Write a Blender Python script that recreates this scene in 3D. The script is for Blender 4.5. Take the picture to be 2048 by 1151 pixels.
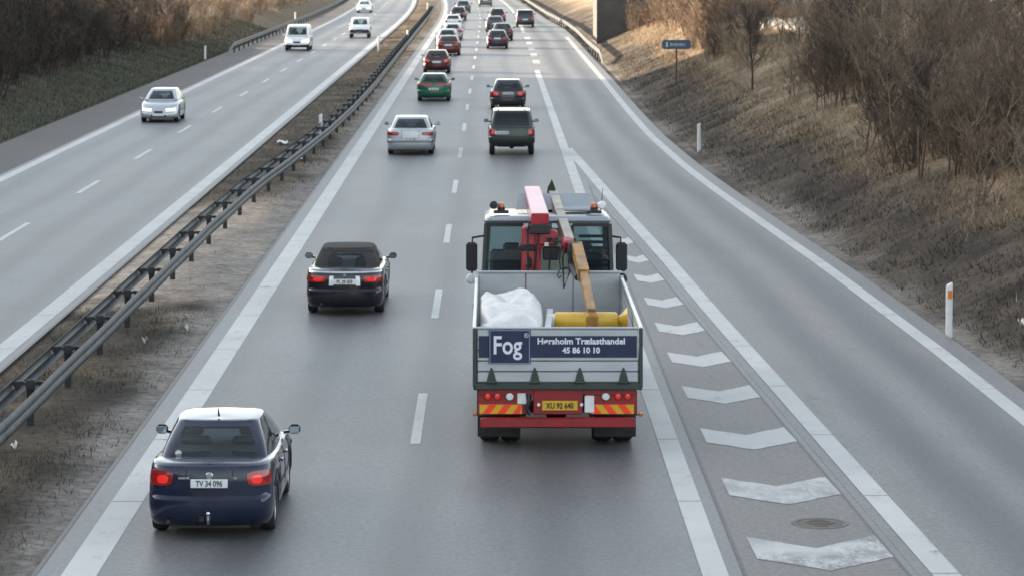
import bpy, math, random
import numpy as np
from mathutils import Vector, Matrix, Euler
random.seed(7)
RNG = np.random.default_rng(11)
for o in list(bpy.data.objects): bpy.data.objects.remove(o)
SC = bpy.context.scene
COL = SC.collection
R = math.radians

# ------------------------------------------------------------------ camera, sky, sun, exposure
cam_d = bpy.data.cameras.new('camera'); cam = bpy.data.objects.new('camera', cam_d); COL.objects.link(cam)
cam.location = (0, 0, 7.4); cam.rotation_euler = (R(90), 0, 0)
cam_d.sensor_width = 36; cam_d.lens = 105.35
cam_d.shift_x = 0.01904; cam_d.shift_y = -0.3347
cam_d.clip_start = 0.5; cam_d.clip_end = 6000
cam_d.dof.use_dof = True; cam_d.dof.focus_distance = 46; cam_d.dof.aperture_fstop = 4.5
SC.camera = cam
SUN_EL, SUN_AZ = 11.0, -70.0          # azimuth measured from +Y (ahead), negative = left
w = bpy.data.worlds.new('World'); SC.world = w; w.use_nodes = True
nt = w.node_tree; bg = nt.nodes['Background']
sky = nt.nodes.new('ShaderNodeTexSky'); sky.sky_type = 'NISHITA'; sky.sun_disc = False
sky.sun_elevation = R(SUN_EL); sky.sun_rotation = R(SUN_AZ)
sky.air_density = 1.0; sky.dust_density = 1.6; sky.ozone_density = 1.0
hs = nt.nodes.new('ShaderNodeHueSaturation'); hs.inputs['Saturation'].default_value = 0.44      # thin high cloud greys the blue
nt.links.new(sky.outputs[0], hs.inputs['Color']); nt.links.new(hs.outputs[0], bg.inputs[0]); bg.inputs[1].default_value = 0.15
sl = bpy.data.lights.new('sun', 'SUN'); so = bpy.data.objects.new('sun', sl); COL.objects.link(so)
sl.energy = 5.0; sl.angle = R(0.6); sl.color = (1.0, 0.80, 0.58)
_sd = Vector((math.sin(R(SUN_AZ))*math.cos(R(SUN_EL)), math.cos(R(SUN_AZ))*math.cos(R(SUN_EL)), math.sin(R(SUN_EL))))
so.rotation_euler = (-_sd).to_track_quat('-Z', 'Y').to_euler(); so.location = (-60, 60, 40)
SC.view_settings.view_transform = 'Standard'; SC.view_settings.look = 'None'
SC.view_settings.exposure = 2.05; SC.view_settings.gamma = 1
SC.render.engine = 'CYCLES'; SC.cycles.max_bounces = 6; SC.cycles.transparent_max_bounces = 12
SC.cycles.filter_width = 1.6

# ------------------------------------------------------------------ small helpers
def tag(o, label=None, cat=None, group=None, kind=None):
    if label: o['label'] = label
    if cat: o['category'] = cat
    if group: o['group'] = group
    if kind: o['kind'] = kind
    return o
def empty(name, loc=(0, 0, 0), rz=0.0):
    o = bpy.data.objects.new(name, None); COL.objects.link(o); o.location = loc; o.rotation_euler = (0, 0, rz)
    o.empty_display_size = 0.3
    return o
def link(name, me, mats, parent=None):
    o = bpy.data.objects.new(name, me); COL.objects.link(o)
    if mats is not None and len(me.materials) == 0:
        for m in (mats if isinstance(mats, (list, tuple)) else [mats]): me.materials.append(m)
    if parent is not None: o.parent = parent
    return o
def copy_tree(o, parent=None):
    c = o.copy(); COL.objects.link(c)
    if parent is not None: c.parent = parent
    for ch in o.children: copy_tree(ch, c)
    return c
class MB:
    def __init__(s): s.v = []; s.f = []; s.mi = []
    def add(s, vs, fs, m=0):
        b = len(s.v); s.v += [tuple(p) for p in vs]
        s.f += [tuple(i+b for i in f) for f in fs]; s.mi += [m]*len(fs); return s
    def box(s, c, d, rot=None, m=0, bev=0.0, taper=None):
        hx, hy, hz = d[0]/2, d[1]/2, d[2]/2
        if bev <= 0:
            vs = [(x, y, z) for z in (-hz, hz) for y in (-hy, hy) for x in (-hx, hx)]
            fs = [(0, 2, 3, 1), (4, 5, 7, 6), (0, 1, 5, 4), (2, 6, 7, 3), (0, 4, 6, 2), (1, 3, 7, 5)]
        else:
            b = min(bev, hx*.9, hy*.9, hz*.9)
            prof = [(-hx+b, -hy), (hx-b, -hy), (hx, -hy+b), (hx, hy-b), (hx-b, hy), (-hx+b, hy), (-hx, hy-b), (-hx, -hy+b)]
            inn = [((abs(x)-b)*np.sign(x), (abs(y)-b)*np.sign(y)) for x, y in prof]
            vs = [(x, y, -hz) for x, y in inn]+[(x, y, -hz+b) for x, y in prof]+[(x, y, hz-b) for x, y in prof]+[(x, y, hz) for x, y in inn]
            fs = [tuple(range(7, -1, -1)), tuple(range(24, 32))]
            for k in range(3):
                for i in range(8): j = (i+1) % 8; fs.append((k*8+i, k*8+j, k*8+8+j, k*8+8+i))
        if taper:
            vs = [(x*(1+(taper[0]-1)*(z+hz)/(2*hz)), y*(1+(taper[1]-1)*(z+hz)/(2*hz)), z) for x, y, z in vs]
        M = Euler(rot).to_matrix() if rot is not None else None
        vs = [(Vector(p) if M is None else M @ Vector(p))+Vector(c) for p in vs]
        return s.add(vs, fs, m)
    def tube(s, pts, rad, n=8, m=0, cap=True):
        pts = [Vector(p) for p in pts]; rad = rad if hasattr(rad, '__len__') else [rad]*len(pts)
        b = []; up = Vector((0, 0, 1))
        for i, p in enumerate(pts):
            t = (pts[min(i+1, len(pts)-1)]-pts[max(i-1, 0)]).normalized()
            u = t.cross(up if abs(t.z) < .95 else Vector((1, 0, 0))).normalized(); v = u.cross(t)
            b += [p+(u*math.cos(2*math.pi*k/n)+v*math.sin(2*math.pi*k/n))*rad[i] for k in range(n)]
        fs = [(i*n+k, i*n+(k+1) % n, (i+1)*n+(k+1) % n, (i+1)*n+k) for i in range(len(pts)-1) for k in range(n)]
        if cap: fs += [tuple(range(n-1, -1, -1)), tuple((len(pts)-1)*n+k for k in range(n))]
        return s.add(b, fs, m)
    def bar(s, a, b, wx, wz, m=0, wx2=None, wz2=None):      # rectangular beam from a to b
        a, b = Vector(a), Vector(b); t = (b-a).normalized(); u = t.cross(Vector((0, 0, 1)))
        u = Vector((1, 0, 0)) if u.length < .05 else u.normalized(); v = u.cross(t)
        wx2 = wx2 or wx; wz2 = wz2 or wz
        q = lambda c, x, z: [c-u*x/2-v*z/2, c+u*x/2-v*z/2, c+u*x/2+v*z/2, c-u*x/2+v*z/2]
        return s.add(q(a, wx, wz)+q(b, wx2, wz2), [(3, 2, 1, 0), (4, 5, 6, 7), (0, 1, 5, 4), (1, 2, 6, 5), (2, 3, 7, 6), (3, 0, 4, 7)], m)
    def lathe(s, prof, n=24, axis='x', c=(0, 0, 0), m=0):   # prof: (radius, along)
        vs = []
        for r_, a in prof:
            for k in range(n):
                ca, sa = math.cos(2*math.pi*k/n)*r_, math.sin(2*math.pi*k/n)*r_
                p = {'x': (a, ca, sa), 'y': (ca, a, sa), 'z': (ca, sa, a)}[axis]
                vs.append((p[0]+c[0], p[1]+c[1], p[2]+c[2]))
        fs = [(i*n+k, i*n+(k+1) % n, (i+1)*n+(k+1) % n, (i+1)*n+k) for i in range(len(prof)-1) for k in range(n)]
        return s.add(vs, fs, m)
    def poly(s, pts, m=0): return s.add(pts, [tuple(range(len(pts)))], m)
    def build(s, name, mats, parent=None, smooth=None, label=None):
        me = bpy.data.meshes.new(name); me.from_pydata([tuple(p) for p in s.v], [], s.f)
        mats = mats if isinstance(mats, (list, tuple)) else [mats]
        for m in mats: me.materials.append(m)
        if len(mats) > 1: me.polygons.foreach_set('material_index', s.mi)
        if smooth is not None:
            me.polygons.foreach_set('use_smooth', [True]*len(me.polygons)); me.set_sharp_from_angle(angle=R(smooth))
        me.update()
        o = link(name, me, None, parent)
        if label: o['label'] = label
        return o

# ------------------------------------------------------------------ materials
def principled(name, col, rough=.5, metal=0., coat=0., spec=.5, emit=None, estr=0.):
    m = bpy.data.materials.new(name); m.use_nodes = True; b = m.node_tree.nodes['Principled BSDF']
    b.inputs['Base Color'].default_value = (*col, 1); b.inputs['Roughness'].default_value = rough
    b.inputs['Metallic'].default_value = metal; b.inputs['Specular IOR Level'].default_value = spec
    b.inputs['Coat Weight'].default_value = coat; b.inputs['Coat Roughness'].default_value = .06
    if emit: b.inputs['Emission Color'].default_value = (*emit, 1); b.inputs['Emission Strength'].default_value = estr
    return m
def N(nt, t, **kw):
    n = nt.nodes.new(t)
    for k, v in kw.items(): setattr(n, k, v)
    return n
def mixc(nt, fac, a, b, blend='MIX'):
    n = N(nt, 'ShaderNodeMix', data_type='RGBA', blend_type=blend)
    for sock, v in ((0, fac), (6, a), (7, b)):
        if hasattr(v, 'is_output') or hasattr(v, 'links'): nt.links.new(v, n.inputs[sock])
        elif isinstance(v, (int, float)): n.inputs[sock].default_value = v
        else: n.inputs[sock].default_value = (*v, 1)
    return n.outputs[2]
def noise(nt, vec, scale, detail=3, rough=.55, sx=(1, 1, 1)):
    if sx != (1, 1, 1):
        mp = N(nt, 'ShaderNodeMapping'); mp.inputs['Scale'].default_value = sx; nt.links.new(vec, mp.inputs[0]); vec = mp.outputs[0]
    n = N(nt, 'ShaderNodeTexNoise'); n.inputs['Scale'].default_value = scale; n.inputs['Detail'].default_value = detail
    n.inputs['Roughness'].default_value = rough; nt.links.new(vec, n.inputs['Vector']); return n.outputs[0]
def ramp(nt, fac, stops):
    r = N(nt, 'ShaderNodeValToRGB'); e = r.color_ramp.elements
    while len(e) < len(stops): e.new(.5)
    for i, (p, c) in enumerate(stops): e[i].position = p; e[i].color = (*c, 1) if hasattr(c, '__len__') else (c, c, c, 1)
    nt.links.new(fac, r.inputs[0]); return r.outputs[0]
def weathered(name, col, col2, scale=3., rough=.6, metal=0., bump=0., sx=(1, 1, 1), lo=.35, hi=.7, coat=0.):
    m = principled(name, col, rough, metal, coat); t = m.node_tree; b = t.nodes['Principled BSDF']
    co = N(t, 'ShaderNodeTexCoord').outputs['Object']
    f = ramp(t, noise(t, co, scale, 5, .6, sx), [(lo, 0.), (hi, 1.)])
    t.links.new(mixc(t, f, col, col2), b.inputs['Base Color'])
    if bump:
        bp = N(t, 'ShaderNodeBump'); bp.inputs['Strength'].default_value = bump; bp.inputs['Distance'].default_value = .02
        t.links.new(noise(t, co, scale*6, 4), bp.inputs['Height']); t.links.new(bp.outputs[0], b.inputs['Normal'])
    return m
def car_paint(name, col, metal=.25):
    m = principled(name, col, .38, metal, 1.0, spec=.08); t = m.node_tree; b = t.nodes['Principled BSDF']
    co = N(t, 'ShaderNodeTexCoord').outputs['Object']
    dirt = ramp(t, noise(t, co, 2.2, 5, .65), [(.45, 0.), (.85, .14)])        # thin road film
    t.links.new(mixc(t, dirt, col, (.16, .15, .14)), b.inputs['Base Color'])
    t.links.new(ramp(t, noise(t, co, 5, 4), [(.35, .05), (.8, .22)]), b.inputs['Coat Roughness'])
    return m
def glass_mat(name, tint):
    m = bpy.data.materials.new(name); m.use_nodes = True; t = m.node_tree; t.nodes.clear()
    out = N(t, 'ShaderNodeOutputMaterial'); mx = N(t, 'ShaderNodeMixShader'); tr = N(t, 'ShaderNodeBsdfTransparent')
    gl = N(t, 'ShaderNodeBsdfGlossy'); fr = N(t, 'ShaderNodeFresnel'); fr.inputs[0].default_value = 1.52
    tr.inputs[0].default_value = (*tint, 1); gl.inputs['Roughness'].default_value = .03; gl.inputs[0].default_value = (.95, .97, 1, 1)
    t.links.new(fr.outputs[0], mx.inputs[0]); t.links.new(tr.outputs[0], mx.inputs[1]); t.links.new(gl.outputs[0], mx.inputs[2])
    t.links.new(mx.outputs[0], out.inputs[0]); return m

def asphalt(name, base, warm, track_dark, tracks, rough=.52, tw=.38, tk=.5):
    m = principled(name, base, rough); t = m.node_tree; b = t.nodes['Principled BSDF']
    co = N(t, 'ShaderNodeTexCoord').outputs['Object']
    c = mixc(t, ramp(t, noise(t, co, .35, 4, .6, (1, .25, 1)), [(.3, 0.), (.75, 1.)]), base, warm)
    # worn wheel paths, long streaks that follow the lanes
    st = ramp(t, noise(t, co, 1.0, 3, .5, (.85, .012, 1)), [(.35, 0.), (.7, 1.)])
    c = mixc(t, mixc(t, 1., st, (track_dark*.6,)*3, 'MULTIPLY'), c, (.055, .058, .063))
    if tracks:
        uv = N(t, 'ShaderNodeUVMap', uv_map='lane'); sx_ = N(t, 'ShaderNodeSeparateXYZ'); t.links.new(uv.outputs[0], sx_.inputs[0])
        wob = noise(t, co, .05, 2, .5); u0 = N(t, 'ShaderNodeMath', operation='MULTIPLY_ADD'); t.links.new(wob, u0.inputs[0]); u0.inputs[1].default_value = .8; t.links.new(sx_.outputs[0], u0.inputs[2])
        acc = None
        for c_ in tracks:
            a_ = N(t, 'ShaderNodeMath', operation='SUBTRACT'); t.links.new(u0.outputs[0], a_.inputs[0]); a_.inputs[1].default_value = c_+.4
            b_ = N(t, 'ShaderNodeMath', operation='ABSOLUTE'); t.links.new(a_.outputs[0], b_.inputs[0])
            m_ = N(t, 'ShaderNodeMapRange', interpolation_type='SMOOTHSTEP'); t.links.new(b_.outputs[0], m_.inputs[0]); m_.inputs[1].default_value = tw; m_.inputs[2].default_value = .05; m_.inputs[3].default_value = 0; m_.inputs[4].default_value = tk
            if acc is None: acc = m_.outputs[0]
            else: x_ = N(t, 'ShaderNodeMath', operation='MAXIMUM'); t.links.new(acc, x_.inputs[0]); t.links.new(m_.outputs[0], x_.inputs[1]); acc = x_.outputs[0]
        br = ramp(t, noise(t, co, .5, 5, .65, (1.6, .12, 1)), [(.25, .6), (.7, 1.)])
        y_ = N(t, 'ShaderNodeMath', operation='MULTIPLY'); t.links.new(acc, y_.inputs[0]); t.links.new(br, y_.inputs[1])
        c = mixc(t, y_.outputs[0], c, (.040, .043, .048))
    # aggregate speckle
    sp = ramp(t, noise(t, co, 11., 6, .85), [(.28, .42), (.72, 1.62)])
    c = mixc(t, 1., c, sp, 'MULTIPLY')
    lg = ramp(t, noise(t, co, .12, 3, .6), [(.3, .88), (.7, 1.1)])
    c = mixc(t, 1., c, lg, 'MULTIPLY')
    # hairline cracks and tar-sealed joints
    vo = N(t, 'ShaderNodeTexVoronoi', feature='DISTANCE_TO_EDGE'); vo.inputs['Scale'].default_value = .16
    nz = N(t, 'ShaderNodeTexNoise'); nz.inputs['Scale'].default_value = .8; t.links.new(co, nz.inputs[0])
    wv = N(t, 'ShaderNodeVectorMath', operation='MULTIPLY_ADD'); t.links.new(nz.outputs[1], wv.inputs[0]); wv.inputs[1].default_value = (1.6, 1.6, 0)
    t.links.new(co, wv.inputs[2]); t.links.new(wv.outputs[0], vo.inputs['Vector'])
    cr = ramp(t, vo.outputs['Distance'], [(.0, .25), (.006, 0.)])
    c = mixc(t, cr, c, (.03, .03, .032))
    t.links.new(c, b.inputs['Base Color'])
    b.inputs['Roughness'].default_value = rough+.06
    blot = ramp(t, noise(t, co, 1.1, 5, .7, (1, .35, 1)), [(.52, 0.), (.8, .5)]); c = mixc(t, blot, c, (.07, .068, .066)); t.links.new(c, b.inputs['Base Color'])
    bp = N(t, 'ShaderNodeBump'); bp.inputs['Strength'].default_value = .2; bp.inputs['Distance'].default_value = .006
    t.links.new(noise(t, co, 34., 3, .7), bp.inputs['Height']); t.links.new(bp.outputs[0], b.inputs['Normal'])
    return m
def vcol_mat(name, rough=.9, speck=None, bump=0., sheen=0.):
    m = principled(name, (.1, .1, .1), rough, spec=.2); t = m.node_tree; b = t.nodes['Principled BSDF']
    a = N(t, 'ShaderNodeVertexColor', layer_name='Col').outputs[0]
    co = N(t, 'ShaderNodeTexCoord').outputs['Object']
    if speck:
        s1 = ramp(t, noise(t, co, speck, 5, .72), [(.28, .45), (.72, 1.6)]); a = mixc(t, 1., a, s1, 'MULTIPLY')
        s2 = ramp(t, noise(t, co, speck*.18, 4, .6), [(.3, .7), (.7, 1.25)]); a = mixc(t, 1., a, s2, 'MULTIPLY')
    t.links.new(a, b.inputs['Base Color'])
    if bump:
        bp = N(t, 'ShaderNodeBump'); bp.inputs['Strength'].default_value = bump; bp.inputs['Distance'].default_value = .06
        t.links.new(noise(t, co, speck*.7, 5, .7), bp.inputs['Height']); t.links.new(bp.outputs[0], b.inputs['Normal'])
    return m
def twig_mat(name, stops):
    m = principled(name, (.1, .08, .06), .85, spec=.25); t = m.node_tree; b = t.nodes['Principled BSDF']
    oi = N(t, 'ShaderNodeObjectInfo'); co = N(t, 'ShaderNodeTexCoord').outputs['Object']
    c = ramp(t, oi.outputs['Random'], stops)
    v = ramp(t, noise(t, co, 2.5, 3), [(.3, .65), (.7, 1.35)])
    t.links.new(mixc(t, 1., c, v, 'MULTIPLY'), b.inputs['Base Color']); return m
def worn_paint(name, col=(.47, .475, .46), wear=.57, under=(.14, .14, .14)):
    m = principled(name, col, .55); t = m.node_tree; b = t.nodes['Principled BSDF']
    co = N(t, 'ShaderNodeTexCoord').outputs['Object']
    a0 = ramp(t, noise(t, co, 3.2, 9, .82, (1, .45, 1)), [(wear-.02, 0.), (wear+.09, .95)]); a1 = ramp(t, noise(t, co, .55, 3, .6), [(.38, .15), (.62, 1.)]); a = mixc(t, 1., a0, a1, 'MULTIPLY')
    d = ramp(t, noise(t, co, .5, 3, .6), [(.3, .82), (.7, 1.0)])
    c = mixc(t, 1., col, d, 'MULTIPLY'); t.links.new(mixc(t, a, c, under), b.inputs['Base Color'])
    return m

M = {}
M['asphalt'] = asphalt('asphalt_main', (.116, .121, .126), (.140, .139, .136), .3, (.72, 2.38, 4.4, 6.2), .42, .55, .6)
M['asphalt_left'] = asphalt('asphalt_left', (.116, .121, .126), (.138, .137, .135), .3, (1.1, 2.8, 4.6, 6.3), .43, .6, .7)
M['asphalt_ramp'] = asphalt('asphalt_ramp', (.138, .137, .136), (.160, .151, .140), .35, (-1.35, -2.75), .45, .7, .95)
M['asphalt_gore'] = asphalt('asphalt_gore', (.132, .131, .128), (.135, .122, .108), .2, (), .48)
M['shoulder'] = asphalt('asphalt_shoulder', (.072, .066, .061), (.09, .08, .072), .3, (), .68)
M['paint'] = worn_paint('road_paint')
M['paint_worn'] = worn_paint('road_paint_worn', wear=.455)
M['seam'] = weathered('bitumen_seam', (.028, .028, .03), (.06, .06, .06), 4, .5)
M['galv'] = weathered('galvanised_steel', (.075, .083, .087), (.05, .056, .058), 2.5, .55, .35)
M['galv_dark'] = weathered('weathered_steel', (.045, .048, .05), (.03, .031, .031), 4, .65, .3)
M['post_white'] = weathered('post_white', (.76, .77, .76), (.55, .54, .5), 5, .45, lo=.45, hi=.9)
M['reflector_o'] = principled('reflector_orange', (.75, .22, .03), .3)
M['black'] = principled('black_plastic', (.016, .016, .018), .5)
M['rubber'] = weathered('rubber', (.018, .018, .018), (.035, .033, .031), 9, .8)
M['rim'] = principled('rim_alloy', (.42, .43, .45), .35, .8)
M['glass'] = glass_mat('car_glass', (.74, .87, .87))
M['glass_dark'] = glass_mat('car_glass_dark', (.16, .19, .20))
M['interior'] = principled('interior_trim', (.10, .105, .11), .8)
M['tail'] = principled('tail_lamp', (.20, .008, .010), .18, coat=.8, emit=(1, .03, .015), estr=.012)
M['tail_lit'] = principled('tail_lamp_lit', (.5, .02, .02), .15, coat=.8, emit=(1, .03, .015), estr=.11)
M['tail_pink'] = principled('tail_lamp_glow', (.55, .06, .07), .2, coat=.8, emit=(1, .10, .10), estr=.06)
M['head'] = principled('head_lamp', (.75, .78, .8), .1, coat=1)
M['head_lit'] = principled('head_lamp_lit', (.8, .8, .8), .1, coat=1, emit=(1, .98, .92), estr=.35)
M['amber'] = principled('amber_lens', (.45, .12, .02), .25, coat=.4)
M['plate'] = weathered('plate_white', (.72, .73, .74), (.58, .59, .6), 30, .4)
M['plate_ink'] = principled('plate_ink', (.03, .03, .05), .5)
M['plate_y'] = weathered('plate_yellow', (.72, .42, .03), (.6, .33, .02), 12, .45)
M['chrome'] = principled('chrome', (.62, .63, .64), .18, 1.)
M['mirror'] = principled('mirror_glass', (.55, .68, .74), .04, 1.)

# ------------------------------------------------------------------ layout curves (metres, d = distance along the road)
def itp(tab): xs, ys = zip(*tab); return lambda d: np.interp(d, xs, ys)
def bend(d): d = np.asarray(d, float); return -1.5*np.clip((d-270)/130, 0, None)**2      # the road curves gently left far off
X_LL, X_DASH, X_R = -4.86, -1.147, 2.62            # main carriageway lines
X_LR, X_LD, X_LO = -8.93, -12.36, -15.5             # oncoming carriageway lines
rr_tab = itp([(10, 9.6), (30, 8.85), (46.7, 8.3), (52.8, 8.2), (58.9, 8.0), (68.3, 7.7), (80.9, 7.15), (90, 6.78), (99, 6.47), (107, 6.3), (117, 6.12), (136, 6.06), (166, 6.08), (209, 6.0), (240, 5.95), (263, 5.8), (297, 4.9), (357, 4.3), (420, 4.0), (3000, 4.0)])
rl_tab = itp([(20, 5.88), (34, 5.38), (41.7, 5.1), (53.1, 4.69), (60.6, 4.42), (69.9, 4.13), (89.5, 3.405), (99.9, 3.06), (112, 2.62), (400, 2.62)])
rail_r = itp([(150, 7.1), (187, 6.9), (210, 6.75), (238, 6.75), (263, 6.45), (297, 5.55), (330, 5.2), (357, 5.1), (3000, 5)])
med_tab = itp([(-50, -7.15), (30, -7.13), (72, -7.03), (85, -6.88), (95, -6.58), (110, -6.22), (125, -6.05), (145, -5.98), (190, -6.1), (280, -6.3), (3000, -6.9)])
L_EDGE = -18.3

def vnoise(x, y, s, seed=0):
    x = np.asarray(x, float)/s; y = np.asarray(y, float)/s
    xi = np.floor(x).astype(np.int64); yi = np.floor(y).astype(np.int64); fx = x-xi; fy = y-yi
    fx = fx*fx*(3-2*fx); fy = fy*fy*(3-2*fy)
    def h(a, b):
        n = (a*374761393+b*668265263+seed*982451653) & 0x7fffffff
        n = ((n ^ (n >> 13))*1274126177) & 0x7fffffff
        return ((n ^ (n >> 16)) & 0xffff)/65535.
    return (h(xi, yi)*(1-fx)+h(xi+1, yi)*fx)*(1-fy)+(h(xi, yi+1)*(1-fx)+h(xi+1, yi+1)*fx)*fy
def fbm(x, y, s, seed=0, o=3):
    a = 0; t = 0
    for k in range(o): a = a+vnoise(x, y, s/2**k, seed+k)*.5**k; t += .5**k
    return a/t
def sstep(a, b, x): t = np.clip((x-a)/(b-a), 0, 1); return t*t*(3-2*t)
def bank_foot(d): return rr_tab(d)+1.15+bend(d)
def ground_z(x, d):
    x = np.asarray(x, float); d = np.asarray(d, float)
    # right cutting bank
    u = x-bank_foot(d)
    zr = -.06+np.clip(u, 0, None)*.42
    crest = 2.55+.5*fbm(x, d, 18, 3)-.6*sstep(190, 260, d)
    zr = np.where(zr > crest-.5, crest-.5+.5*(1-np.exp(-(zr-crest+.5)/.5)), zr)
    zr = zr+(fbm(x, d, 1.6, 5)-.5)*.28*sstep(.2, 1.6, u)+(fbm(x, d, .5, 8)-.5)*.1*sstep(0, .6, u)
    # left bank and, behind it, unseen rising ground shaped to block the low sun
    v = -(x-bend(d))-19.0
    top = 2.6+.5*fbm(x, d, 16, 9)-1.3*sstep(185, 240, d)
    zl = -.06+np.clip(v, 0, None)*.3
    zl = np.where(zl > top-.5, top-.5+.5*(1-np.exp(-(zl-top+.5)/.5)), zl)
    zl = zl+(fbm(x, d, 1.6, 15)-.5)*.22*sstep(.2, 1.6, v)
    shade_hill = 19*sstep(15, 40, v)*(1-sstep(178, 196, d))*sstep(-260, -120, d)
    zl = zl+shade_hill
    # median strip slightly domed
    xm = x-bend(d)
    zm = -.05+.07*np.clip(1-((xm+6.95)/1.55)**2, 0, None)+(fbm(x, d, .7, 21)-.5)*.09*np.clip(1-((xm+6.95)/1.6)**2, 0, None)
    base = np.full_like(x, -.06)
    z = np.where(u > 0, zr, base); z = np.where(v > 0, zl, z)
    z = np.where((xm > -8.6) & (xm < -5.25), zm, z)
    return z
def soil(x, d):
    x = np.asarray(x, float); d = np.asarray(d, float); xm = x-bend(d); u = x-bank_foot(d)
    n1 = fbm(x, d, 6, 31); n2 = fbm(x, d, 1.5, 35); n3 = fbm(x*1.5, d*.5, 2.5, 39)
    def C(*c): return np.array(c)[None, :]
    def mx(a, b, f): return a*(1-f[:, None])+b*f[:, None]
    n = len(x); out = np.repeat(C(.105, .085, .062), n, 0)
    # right bank: straw, darker and damp towards the foot
    straw = mx(np.repeat(C(.22, .168, .112), n, 0), np.repeat(C(.15, .115, .078), n, 0), sstep(.35, .65, n2))
    dark = mx(np.repeat(C(.036, .029, .022), n, 0), np.repeat(C(.075, .059, .043), n, 0), sstep(.35, .7, n2))
    grit = mx(np.repeat(C(.19, .172, .148), n, 0), np.repeat(C(.08, .069, .056), n, 0), sstep(.35, .6, n3))
    rb = mx(dark, straw, sstep(1.8, 3.9, u+(n1-.5)*3.2+(n2-.5)*1.6)); rb = mx(grit, rb, sstep(-.55, .55, u+(n2-.5)*1.3+(n3-.5)*.5))
    # left verge: moss green grass then dark litter
    v = -xm-18.3
    lg = mx(np.repeat(C(.045, .052, .030), n, 0), np.repeat(C(.062, .054, .038), n, 0), sstep(.4, .65, n2))
    ll = mx(np.repeat(C(.05, .043, .035), n, 0), np.repeat(C(.075, .06, .045), n, 0), sstep(.35, .65, n1))
    lb = mx(lg, ll, sstep(2.6, 5, v+(n1-.5)*3))
    lb = mx(lb, np.repeat(C(.17, .125, .08), n, 0), sstep(200, 240, d)*.8)
    # median: dusty beside the lanes, dark matted grass in the middle, bare sandy stretch
    md = mx(np.repeat(C(.055, .046, .036), n, 0), np.repeat(C(.115, .088, .06), n, 0), sstep(.35, .7, n2))
    sand = mx(np.repeat(C(.42, .34, .265), n, 0), np.repeat(C(.31, .27, .226), n, 0), sstep(.35, .65, n3))
    bare = sstep(59, 64, d+(n2-.5)*7)*(1-sstep(86, 94, d+(n2-.5)*7-2.2*(xm+6)))
    md = mx(md, sand, bare)
    dust = np.repeat(C(.23, .21, .187), n, 0)
    md = mx(md, dust, sstep(-6.5, -5.5, xm+(n2-.5)*.8+(n3-.5)*.5)*.9)
    md = mx(md, np.repeat(C(.155, .11, .066), n, 0), sstep(150, 190, d+(n1-.5)*30)*sstep(.35, .6, n1)*.8)
    out = np.where((u > -1.3)[:, None], rb, out); out = np.where((xm < -17.9)[:, None], lb, out)
    out = np.where(((xm > -8.7) & (xm < -5.2))[:, None], md, out)
    return np.clip(out, 0, 1)
def set_col(me, rgb):
    a = me.color_attributes.new('Col', 'FLOAT_COLOR', 'POINT')
    a.data.foreach_set('color', np.concatenate([rgb, np.ones((len(rgb), 1))], 1).astype(np.float32).ravel())
def grid_mesh(name, xs, ys, zf, mat, col=None, smooth=True):
    X, Y = np.meshgrid(xs, ys); x = X.ravel(); y = Y.ravel(); z = zf(x, y)
    nx, ny = len(xs), len(ys); i = np.arange(ny-1)[:, None]*nx+np.arange(nx-1)[None, :]; i = i.ravel()
    f = np.stack([i, i+1, i+nx+1, i+nx], 1)
    me = bpy.data.meshes.new(name); me.vertices.add(len(x)); me.vertices.foreach_set('co', np.stack([x, y, z], 1).astype(np.float32).ravel())
    me.loops.add(f.size); me.loops.foreach_set('vertex_index', f.ravel().astype(np.int32)); me.polygons.add(len(f))
    me.polygons.foreach_set('loop_start', np.arange(len(f), dtype=np.int32)*4); me.polygons.foreach_set('use_smooth', np.full(len(f), smooth))
    me.update(calc_edges=True)
    if col is not None: set_col(me, col(x, y))
    return link(name, me, mat)
M['soil'] = vcol_mat('soil', .95, 5., .5)
gx = np.unique(np.concatenate([np.linspace(-700, -60, 18), np.linspace(-60, -30, 31), np.arange(-30, -18, .4), np.arange(-18, -8.8, 1.), np.arange(-8.8, -5, .2), np.arange(-5, 5, 1.), np.arange(5, 22, .3), np.linspace(22, 60, 30), np.linspace(60, 700, 18)]))
gy = np.unique(np.concatenate([np.linspace(-400, 20, 22), np.arange(20, 130, .45), np.arange(130, 260, .8), np.arange(260, 460, 2.), np.linspace(460, 900, 30), np.linspace(900, 5000, 20)]))
tag(grid_mesh('ground', gx, gy, ground_z, M['soil'], soil), kind='structure')

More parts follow.
